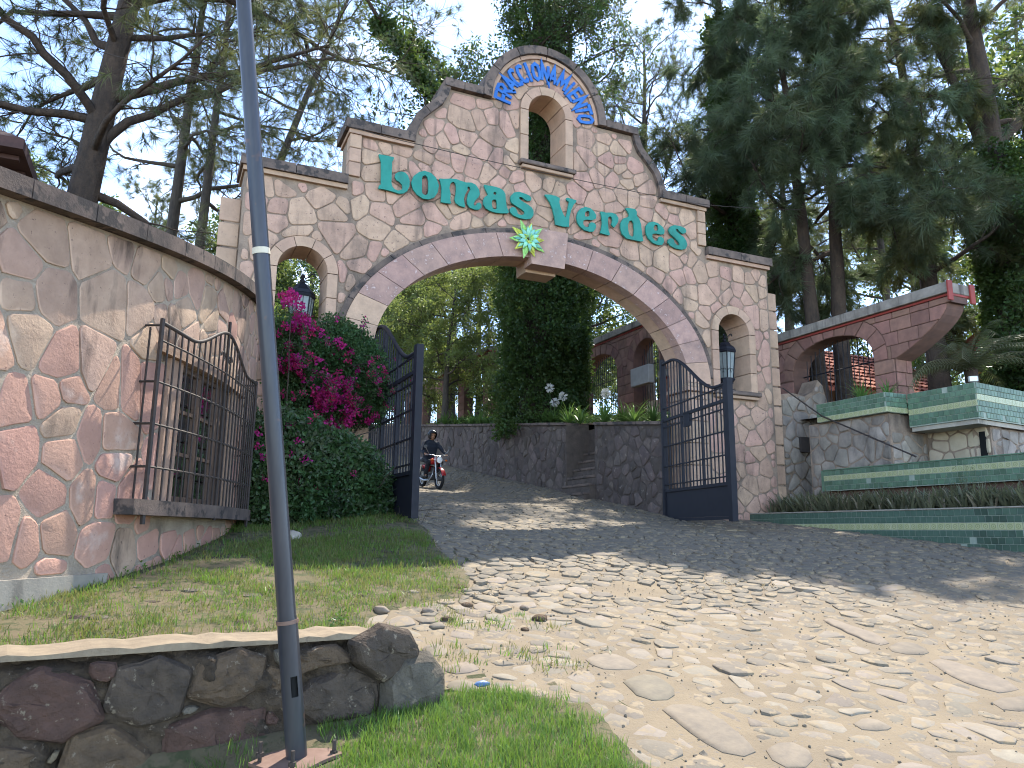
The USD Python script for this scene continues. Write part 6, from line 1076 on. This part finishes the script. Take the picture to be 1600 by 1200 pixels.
# grass
LAWN = Polygon([(-3.25, -3.4), (-3.3, -4.6), (-3.7, -5.6), (-4.6, -6.05), (-5.0, -6.7), (-5.2, -7.45), (-8.6, -7.95), (-7.2, -5.95), (-6.0, -3.9), (-5.45, -2.3), (-5.1, -0.9), (-3.3, -0.5), (-2.95, -1.8)])
FRONT = Polygon([(-4.72, -8.02), (-4.4, -8.0), (-3.98, -8.33), (-4.1, -9.0), (-4.15, -10.8), (-7.2, -10.8), (-8.6, -8.75), (-5.2, -8.25)])
VB = shapely.union_all([LAWN.buffer(0.15), FRONT.buffer(0.12)]).buffer(0.1).exterior if False else shapely.union_all([LAWN.buffer(0.17), FRONT.buffer(0.17)]).boundary
obj('verge', patch(shapely.union_all([LAWN.buffer(0.15), FRONT.buffer(0.15)]), 0.12, lambda x, y: g_road(x, y) + fine(x, y) - 0.03 + 0.045 * smooth01(shapely.distance(VB, shapely.points(x, y)) / 0.16)), M['lawn'], None, True, kind='structure')
def blades(n, L, w, seed, spread=0.05): v, f = p_strap(n, L, w, seed, 0.05, 0.7, 0.7, 3); rg = np.random.default_rng(seed); o = np.repeat(rg.normal(0, spread, (n, 2)), 8, 0); v[:, :2] += o; return v, f
GB = [(blades(14, 0.105, 0.006, 200 + k), M['grass']) for k in range(3)]
GS = [(blades(12, 0.055, 0.006, 210 + k, 0.05), m) for k, m in enumerate((M['grass'], M['grass'], M['drygrass'], M['drygrass']))]
def sow(pg, n, seed, dens=None):
    rg = np.random.default_rng(seed); x0, y0, x1, y1 = pg.bounds; p = rg.uniform([x0, y0], [x1, y1], (n, 2)); p = p[shapely.contains_xy(pg, p[:, 0], p[:, 1])]
    return p if dens is None else p[rg.random(len(p)) < dens(p[:, 0], p[:, 1])]
def plant(name, protos, p, sc, seed, label, dz=0.012): rg = np.random.default_rng(seed); scatter(None, name, protos, np.c_[p, g_road(p[:, 0], p[:, 1]) + fine(p[:, 0], p[:, 1]) + dz], np.tile([0, 0, 1.0], (len(p), 1)) + rg.normal(0, .15, (len(p), 3)), sc * rg.uniform(0.65, 1.3, len(p)), seed); meta(stage.GetPrimAtPath('/World/' + name), label, 'grass')
p = sow(FRONT, 9500, 1, lambda x, y: np.where(y > -9.6, 1, 0.35) * (np.hypot(x + 5.55, y + 8.5) > 0.23) * (1 - 0.85 * smooth01((-5.7 - x) / 0.3)) * np.maximum(0.3, smooth01(1.3 - 1.0 * smooth01((x + 4.5) / 0.6) + 0.9 * (noise2(x * 3, y * 3, 12) - 0.5)))); plant('foreground_grass', GB, p, 0.62, 1, 'lush green grass at the foot of the low stone wall')
p = sow(LAWN, 19000, 2, lambda x, y: smooth01(2.6 * (noise2(x * 1.6, y * 1.6, 13) - 0.28)) * np.where(y > -3, 0.9, 1)); plant('lawn_grass', GS, p, 1.0, 2, 'thin patchy grass between the boundary wall and the drive')
p = sow(LAWN.boundary.buffer(0.12).intersection(sbox(-9, -7, -4.9, 0)), 2600, 3); plant('wall_foot_weeds', wm(P_BUSH, M['bushleaf'], M['grass']), p[::9], 0.7, 3, 'small weeds along the foot of the boundary wall', 0.05)
p = sow(sbox(-4.9, -7.8, -3.4, -5.9), 260, 4, lambda x, y: noise2(x * 3, y * 3, 15) > 0.55); plant('road_edge_grass', GS, p, 1.0, 4, 'sparse tufts among the stones at the road edge')
rg = np.random.default_rng(31)
def rock(label, x, y, r, m, group=None, flat=0.5, seed=0):
    t = trimesh.creation.icosphere(2, 1.0); v = t.vertices; v = v * (1 + 0.7 * (meshkit.fbm(v * 1.2 + seed * 5.1, 4, seed) - 0.5))[:, None] * [r, r * rg.uniform(.6, 1), r * flat]; v = v @ rotz(rg.uniform(0, 6)).T; obj('loose_stone', (v + [x, y, float(g_road(x, y)) + r * flat * 0.35], t.faces), m, None, 30, label, 'stone', group)
rock('pale block-shaped stone lying in front of the dark shrub', -4.73, -2.75, 0.1, M['concrete'], None, 0.8, 3)
p = sow(LAWN.buffer(-0.25).intersection(sbox(-7.5, -7.6, -3.4, -3)), 60, 5)[:11]
for k, (x, y) in enumerate(p): rock('flat grey stone half sunk in the left lawn', x, y, rg.uniform(0.05, 0.11), M['fg2'] if k % 3 else M['fg4'], 'flat stones in the left lawn', 0.2, 10 + k)
p = sow(sbox(-4.6, -6.9, -3.0, -5.4), 40, 7)[:14]
q5 = sow(LAWN.buffer(-0.2).intersection(sbox(-7.5, -7.6, -3.6, -3.4)), 140, 55)[:34]
for k, (x, y) in enumerate(q5): rock('flat grey stone half sunk in the left lawn', x, y, rg.uniform(0.03, 0.09), M['fg2'] if k % 2 else M['fg4'], 'flat stones in the left lawn', 0.16, 90 + k)
for k, (x, y) in enumerate(p): rock('small brown broken stone at the edge of the road by the lawn', x, y, rg.uniform(0.03, 0.07), M['fg0'] if k % 2 else M['slab'], 'broken stones at the road edge', 0.5, 50 + k)
tr_ = trimesh.creation.icosphere(2, 0.035); v = tr_.vertices * (1 + 0.8 * (meshkit.fbm(tr_.vertices * 40, 3, 2) - 0.5))[:, None] * [1.3, 0.7, 0.5]; obj('litter', (v + [-4.45, -8.02, float(g_road(-4.45, -8.02)) + 0.06], tr_.faces), mat('blue_plastic', (0.06, 0.13, 0.28), (0.16, 0.22, 0.34), 30, 0, 0.4), None, 30, 'crumpled blue scrap of plastic in the grass by the road', 'litter')
# fallen leaves and dry needles along the drive
v, f = p_leaves(5, 0.05, 0.05, 0.022, 99, 0.1, 0.0); p = sow(ROAD.intersection(sbox(-4, -8, 4, 2)), 1500, 8, lambda x, y: smooth01(3 * (noise2(x * 0.9, y * 0.9, 19) - 0.5))); scatter(None, 'fallen_leaves', [((v, f), M['drytip'])], np.c_[p, g_dust(p[:, 0], p[:, 1]) + 0.025], np.tile([0, 0, 1.0], (len(p), 1)), rg.uniform(.5, 1.0, len(p)), 9); meta(stage.GetPrimAtPath('/World/fallen_leaves'), 'dry brown leaves scattered over the road', 'leaves')
# ---------------------------------------------------------------- motorcycle and rider
mx, my = 1.17, 9.1
mk = thing('motorcycle', 'small red motorcycle coming down the drive beside the left gate leaf', 'motorcycle', None, (mx, my, float(g_dust(mx, my)) + 0.012), math.radians(-90 + 5))
mk_pitch = UsdGeom.Xformable(mk).AddRotateYOp(); mk_pitch.Set(math.degrees(math.atan(0.1)))
# local frame: +x forward, front contact point at the origin, rear wheel at x = -1.24
RED = mat('red_lacquer', (0.32, 0.012, 0.015), (0.28, 0.012, 0.015), 5, 0, 0.28, 0.0, spec=0.5); RUB = mat('tyre_rubber', (0.015, 0.015, 0.016), None, 8, 0, 0.85, 0.2); CHR = mat('bright_metal', (0.5, 0.5, 0.5), None, 8, 0, 0.25, 0, metallic=0.9); ENG = mat('engine_metal', (0.09, 0.09, 0.095), (0.14, 0.14, 0.14), 12, 0, 0.5, 0.1, metallic=0.4); SEATM = mat('seat_vinyl', (0.018, 0.018, 0.02), None, 9, 0, 0.6, 0.1); AMB = mat('amber_lens', (0.55, 0.12, 0.015), None, 9, 0, 0.3)
def wheel(name, x, R):
    w = thing_part(name); a = np.linspace(0, 2 * math.pi, 33)[:-1]
    def tor(r, t, n=8): b = MB(); u = np.arange(n) * 2 * math.pi / n; v = np.stack([(x + (r + t * np.cos(u))[None, :] * np.cos(a)[:, None]), np.broadcast_to((t * 1.05 * np.sin(u))[None, :], (32, n)), R + (r + t * np.cos(u))[None, :] * np.sin(a)[:, None]], -1).reshape(-1, 3); i = np.arange(32)[:, None] * n; i2 = ((np.arange(32) + 1) % 32)[:, None] * n; j = np.arange(n)[None]; k = (j + 1) % n; return b.add(v, np.stack([i + j, i2 + j, i2 + k, i + k], -1).reshape(-1, 4)).mesh()
    obj('tyre', tor(R - 0.045, 0.045), RUB, w, True); obj('rim', tor(R - 0.095, 0.014, 6), CHR, w, True); obj('hub', MB().tube([(x, -0.06, R), (x, 0.06, R)], 0.06, 12).mesh(), ENG, w, 40)
    for k in range(16):
        t = k * math.pi / 8; s = 0.045 if k % 2 else -0.045; obj('spoke', MB().tube([(x + 0.05 * math.cos(t), s, R + 0.05 * math.sin(t)), (x + (R - .1) * math.cos(t + .3), 0, R + (R - .1) * math.sin(t + .3))], 0.0025, 3, False).mesh(), CHR, w)
def thing_part(name): return UsdGeom.Xform.Define(stage, numbered(pth(mk), name)).GetPrim()
wheel('front_wheel', 0.0, 0.3); wheel('rear_wheel', -1.24, 0.29)
for s in (-1, 1):
    obj('fork', MB().tube([(0, s * 0.085, 0.3), (-0.12, s * 0.085, 0.62), (-0.24, s * 0.08, 0.95)], [0.026, 0.024, 0.018], 8).mesh(), CHR, mk, True)
    obj('shock', MB().tube([(-1.2, s * 0.13, 0.34), (-1.08, s * 0.13, 0.68)], 0.03, 8).mesh(), CHR, mk, True)
    obj('swing_arm', MB().tube([(-1.24, s * 0.11, 0.29), (-0.78, s * 0.1, 0.33)], 0.02, 6).mesh(), ENG, mk, True)
    m_ = obj('mirror_stem', MB().tube([(-0.3, s * 0.24, 1.0), (-0.26, s * 0.34, 1.12), (-0.27, s * 0.38, 1.2)], 0.006, 5).mesh(), CHR, mk, True); obj('mirror', MB().lathe([(0, -0.012), (0.05, -0.01), (0.055, 0.006), (0, 0.014)], (0, 0, 0), 14).xf(np.vstack([np.c_[trimesh.transformations.rotation_matrix(math.pi / 2, [0, 1, 0])[:3, :3], [-0.27, s * 0.39, 1.22]], [0, 0, 0, 1]])).mesh(), ENG, m_, 40)
    q = obj('indicator_stem', MB().tube([(-0.12, s * 0.06, 0.84), (-0.11, s * 0.2, 0.84)], 0.008, 5).mesh(), ENG, mk, True); e = trimesh.creation.icosphere(2, 0.034); e.vertices *= [0.8, 1.2, 0.9]; e.apply_translation((-0.1, s * 0.225, 0.84)); obj('indicator', e, AMB, q, True)
    obj('footpeg', MB().tube([(-0.62, s * 0.12, 0.32), (-0.62, s * 0.27, 0.32)], 0.014, 6).mesh(), RUB, mk, True)
    obj('grip', MB().tube([(-0.31, s * 0.25, 1.0), (-0.38, s * 0.39, 0.985)], 0.018, 8).mesh(), RUB, mk, True)
    obj('lever', MB().tube([(-0.26, s * 0.2, 0.99), (-0.28, s * 0.38, 0.97)], 0.006, 4).mesh(), CHR, mk, True)
obj('handlebar', MB().tube([(-0.31, -0.25, 1.0), (-0.27, -0.13, 0.98), (-0.23, 0, 0.95), (-0.27, 0.13, 0.98), (-0.31, 0.25, 1.0)], 0.012, 7).mesh(), CHR, mk, True)
th = np.linspace(0.35, 2.5, 12); b = MB()
v = np.array([[0.335 * math.cos(t) * 1.0, yy, 0.3 + 0.335 * math.sin(t) + (0.012 if yy == 0 else -0.012)] for t in th for yy in (-0.065, 0.0, 0.065)]); f = [[i * 3 + j, i * 3 + j + 1, i * 3 + j + 4, i * 3 + j + 3] for i in range(11) for j in (0, 1)]
obj('front_fender', MB().add(v, f).add(v - [0, 0, 0.006], f).mesh(), RED, mk, True)
th = np.linspace(0.9, 3.0, 12); v = np.array([[-1.24 + 0.34 * math.cos(t), yy, 0.29 + 0.34 * math.sin(t) + (0.012 if yy == 0 else -0.01)] for t in th for yy in (-0.075, 0.0, 0.075)]); obj('rear_fender', MB().add(v, f).add(v - [0, 0, 0.006], f).mesh(), RED, mk, True)
hl = obj('headlight', MB().lathe([(0.0, -0.12), (0.05, -0.11), (0.085, -0.06), (0.098, 0.0), (0.09, 0.012)], (0, 0, 0), 22).xf(np.vstack([np.c_[trimesh.transformations.rotation_matrix(math.pi / 2, [0, 1, 0])[:3, :3], [-0.07, 0, 0.845]], [0, 0, 0, 1]])).mesh(), CHR, mk, 40)
obj('headlight_lens', MB().lathe([(0.092, 0.0), (0.07, 0.018), (0.035, 0.027), (0.0, 0.03)], (0, 0, 0), 22).xf(np.vstack([np.c_[trimesh.transformations.rotation_matrix(math.pi / 2, [0, 1, 0])[:3, :3], [-0.065, 0, 0.845]], [0, 0, 0, 1]])).mesh(), M['lens'], hl, True)
def hull(sph):
    ms = [m3.Manifold.sphere(r, 20).translate(tuple(map(float, p))) for p, r in sph]; return m3.Manifold.batch_hull(ms)
obj('fuel_tank', hull([((-0.33, 0, 0.83), 0.085), ((-0.42, 0.06, 0.80), 0.1), ((-0.42, -0.06, 0.80), 0.1), ((-0.66, 0.03, 0.76), 0.07), ((-0.66, -0.03, 0.76), 0.07)]), RED, mk, 50)
obj('seat', hull([((-0.68, 0.06, 0.77), 0.06), ((-0.68, -0.06, 0.77), 0.06), ((-1.25, 0.07, 0.82), 0.05), ((-1.25, -0.07, 0.82), 0.05)]), SEATM, mk, 50)
obj('side_panel', hull([((-0.75, 0.1, 0.62), 0.04), ((-1.02, 0.1, 0.66), 0.03), ((-0.75, -0.1, 0.62), 0.04), ((-1.02, -0.1, 0.66), 0.03), ((-0.8, 0, 0.52), 0.05)]), RED, mk, 50)
obj('crankcase', hull([((-0.5, 0.08, 0.33), 0.09), ((-0.5, -0.08, 0.33), 0.09), ((-0.76, 0.07, 0.35), 0.1), ((-0.76, -0.07, 0.35), 0.1)]), ENG, mk, 40)
cyl = obj('cylinder', MB().tube([(-0.5, 0, 0.4), (-0.42, 0, 0.62)], 0.07, 12).mesh(), ENG, mk, 40)
for k in range(6): p = np.array([-0.49, 0, 0.43]) + np.array([0.08, 0, 0.22]) * k / 6.5; obj('cooling_fin', MB().tube([p, p + [0.003, 0, 0.008]], 0.092, 12).mesh(), ENG, cyl)
obj('exhaust', MB().tube([(-0.38, -0.05, 0.55), (-0.3, -0.1, 0.42), (-0.4, -0.13, 0.24), (-0.8, -0.15, 0.22), (-1.4, -0.17, 0.32)], [0.018, 0.02, 0.022, 0.035, 0.04], 8).mesh(), CHR, mk, True)
obj('frame', MB().tube([(-0.24, 0, 0.92), (-0.36, 0, 0.5), (-0.45, 0, 0.26), (-0.8, 0, 0.27)], 0.02, 6).tube([(-0.24, 0, 0.9), (-0.7, 0, 0.7), (-1.2, 0, 0.74)], 0.02, 6).mesh(), ENG, mk, True)
obj('number_plate', MB().box((-1.6, -0.09, 0.55), (-1.595, 0.09, 0.67)).mesh(), M['white'], mk); obj('rear_rack', MB().tube([(-1.2, 0.1, 0.86), (-1.5, 0.1, 0.88), (-1.5, -0.1, 0.88), (-1.2, -0.1, 0.86)], 0.01, 5).mesh(), CHR, mk, True)
# rider, in the motorcycle's frame
rd = thing('person', 'person in dark jacket and helmet riding the red motorcycle', 'person', None, (mx, my, float(g_dust(mx, my)) + 0.012), math.radians(-90 + 5)); UsdGeom.Xformable(rd).AddRotateYOp().Set(math.degrees(math.atan(0.1)))
SKIN = mat('skin', (0.3, 0.16, 0.1), None, 8, 0, 0.55, 0.05); JKT = mat('dark_jacket', (0.012, 0.016, 0.026), (0.02, 0.025, 0.036), 9, 0, 0.8, 0.3, 60); JEAN = mat('dark_trousers', (0.012, 0.013, 0.018), None, 9, 0, 0.85, 0.3, 80); HELM = mat('helmet_shell', (0.012, 0.012, 0.014), None, 9, 0, 0.2); BOOT = mat('boots', (0.012, 0.011, 0.01), None, 9, 0, 0.6)
def chain(bones, length=0.03, it=8):
    m = m3.Manifold.batch_boolean([hull(b) for b in bones], m3.OpType.Add).refine_to_length(length); q = m.to_mesh(); t = trimesh.Trimesh(q.vert_properties[:, :3], q.tri_verts, process=True); trimesh.smoothing.filter_taubin(t, iterations=it); return t
J = dict(pel=(-0.86, 0, 0.9), chest=(-0.8, 0, 1.24), neck=(-0.77, 0, 1.42), head=(-0.73, 0, 1.56))
body, jacket, trousers = [[(J['pel'], 0.1), (J['chest'], 0.085)], [(J['chest'], 0.08), (J['neck'], 0.05)], [(J['neck'], 0.05), (J['head'], 0.085)], [((-0.725, 0, 1.6), 0.09), ((-0.69, 0, 1.5), 0.06)], [((-0.645, 0, 1.55), 0.014), ((-0.62, 0, 1.53), 0.014)]], [], []
jacket += [[((-0.87, 0.07, 0.88), 0.12), ((-0.87, -0.07, 0.88), 0.12), ((-0.8, 0.1, 1.22), 0.125), ((-0.8, -0.1, 1.22), 0.125)], [((-0.8, 0.12, 1.3), 0.11), ((-0.8, -0.12, 1.3), 0.11), ((-0.77, 0, 1.4), 0.07)]]
for s in (-1, 1):
    sh, el, wr = (-0.79, s * 0.2, 1.33), (-0.62, s * 0.36, 1.1), (-0.42, s * 0.36, 1.02); body += [[(sh, 0.05), (el, 0.042)], [(el, 0.04), (wr, 0.027)]]; jacket += [[(sh, 0.075), (el, 0.06)], [(el, 0.058), (wr, 0.042)]]
    pa = (-0.36, s * 0.345, 1.005); body.append([(wr, 0.026), (pa, 0.03)])
    for k in range(4): y = s * (0.3 + 0.022 * k); body += [[((-0.345, y, 1.012), 0.0095), ((-0.315, y, 0.998), 0.009)], [((-0.315, y, 0.998), 0.009), ((-0.325, y, 0.968), 0.008)]]
    body.append([((-0.37, s * 0.3, 1.0), 0.011), ((-0.365, s * 0.275, 0.97), 0.009)])
    hip, kn, an, to = (-0.86, s * 0.1, 0.88), (-0.44, s * 0.19, 0.78), (-0.6, s * 0.19, 0.4), (-0.5, s * 0.2, 0.345); body += [[(hip, 0.085), (kn, 0.06)], [(kn, 0.055), (an, 0.04)], [(an, 0.04), (to, 0.03)]]; trousers += [[(hip, 0.11), (kn, 0.078)], [(kn, 0.075), (an, 0.06)], [((-0.9, s * 0.08, 0.86), 0.12), ((-0.86, 0, 0.9), 0.12)]]
bp_ = obj('body', chain(body, 0.02, 6), SKIN, rd, True); obj('jacket', chain(jacket), JKT, bp_, True); obj('trousers', chain(trousers), JEAN, bp_, True)
for s in (-1, 1): obj('boot', chain([[((-0.6, s * 0.19, 0.46), 0.058), ((-0.61, s * 0.19, 0.36), 0.055)], [((-0.62, s * 0.19, 0.345), 0.05), ((-0.47, s * 0.2, 0.335), 0.038)]], 0.025, 5), BOOT, bp_, True)
hm = trimesh.creation.icosphere(4, 0.15); v = hm.vertices * [1.12, 0.95, 1.05] + [-0.735, 0, 1.59]; fc = hm.faces; c = v[fc].mean(1); cut = (c[:, 0] > -0.655) & (np.abs(c[:, 1]) < 0.09) & (c[:, 2] < 1.635) & (c[:, 2] > 1.42) | (c[:, 2] < 1.455); hp = trimesh.Trimesh(v, fc[~cut], process=False)
he = obj('helmet', hp, HELM, bp_, True); obj('visor', MB().tube([(-0.6, -0.07, 1.655), (-0.57, 0, 1.66), (-0.6, 0.07, 1.655)], [0.014, 0.02, 0.014], 6).mesh(), HELM, he, True)
for s in (-1, 1): e = trimesh.creation.icosphere(1, 0.012); e.apply_translation((-0.642, s * 0.033, 1.575)); obj('eye', e, M['black'], bp_, True)
obj('mouth', MB().tube([(-0.628, -0.022, 1.49), (-0.622, 0, 1.488), (-0.628, 0.022, 1.49)], 0.005, 4).mesh(), M['wood'], bp_, True)
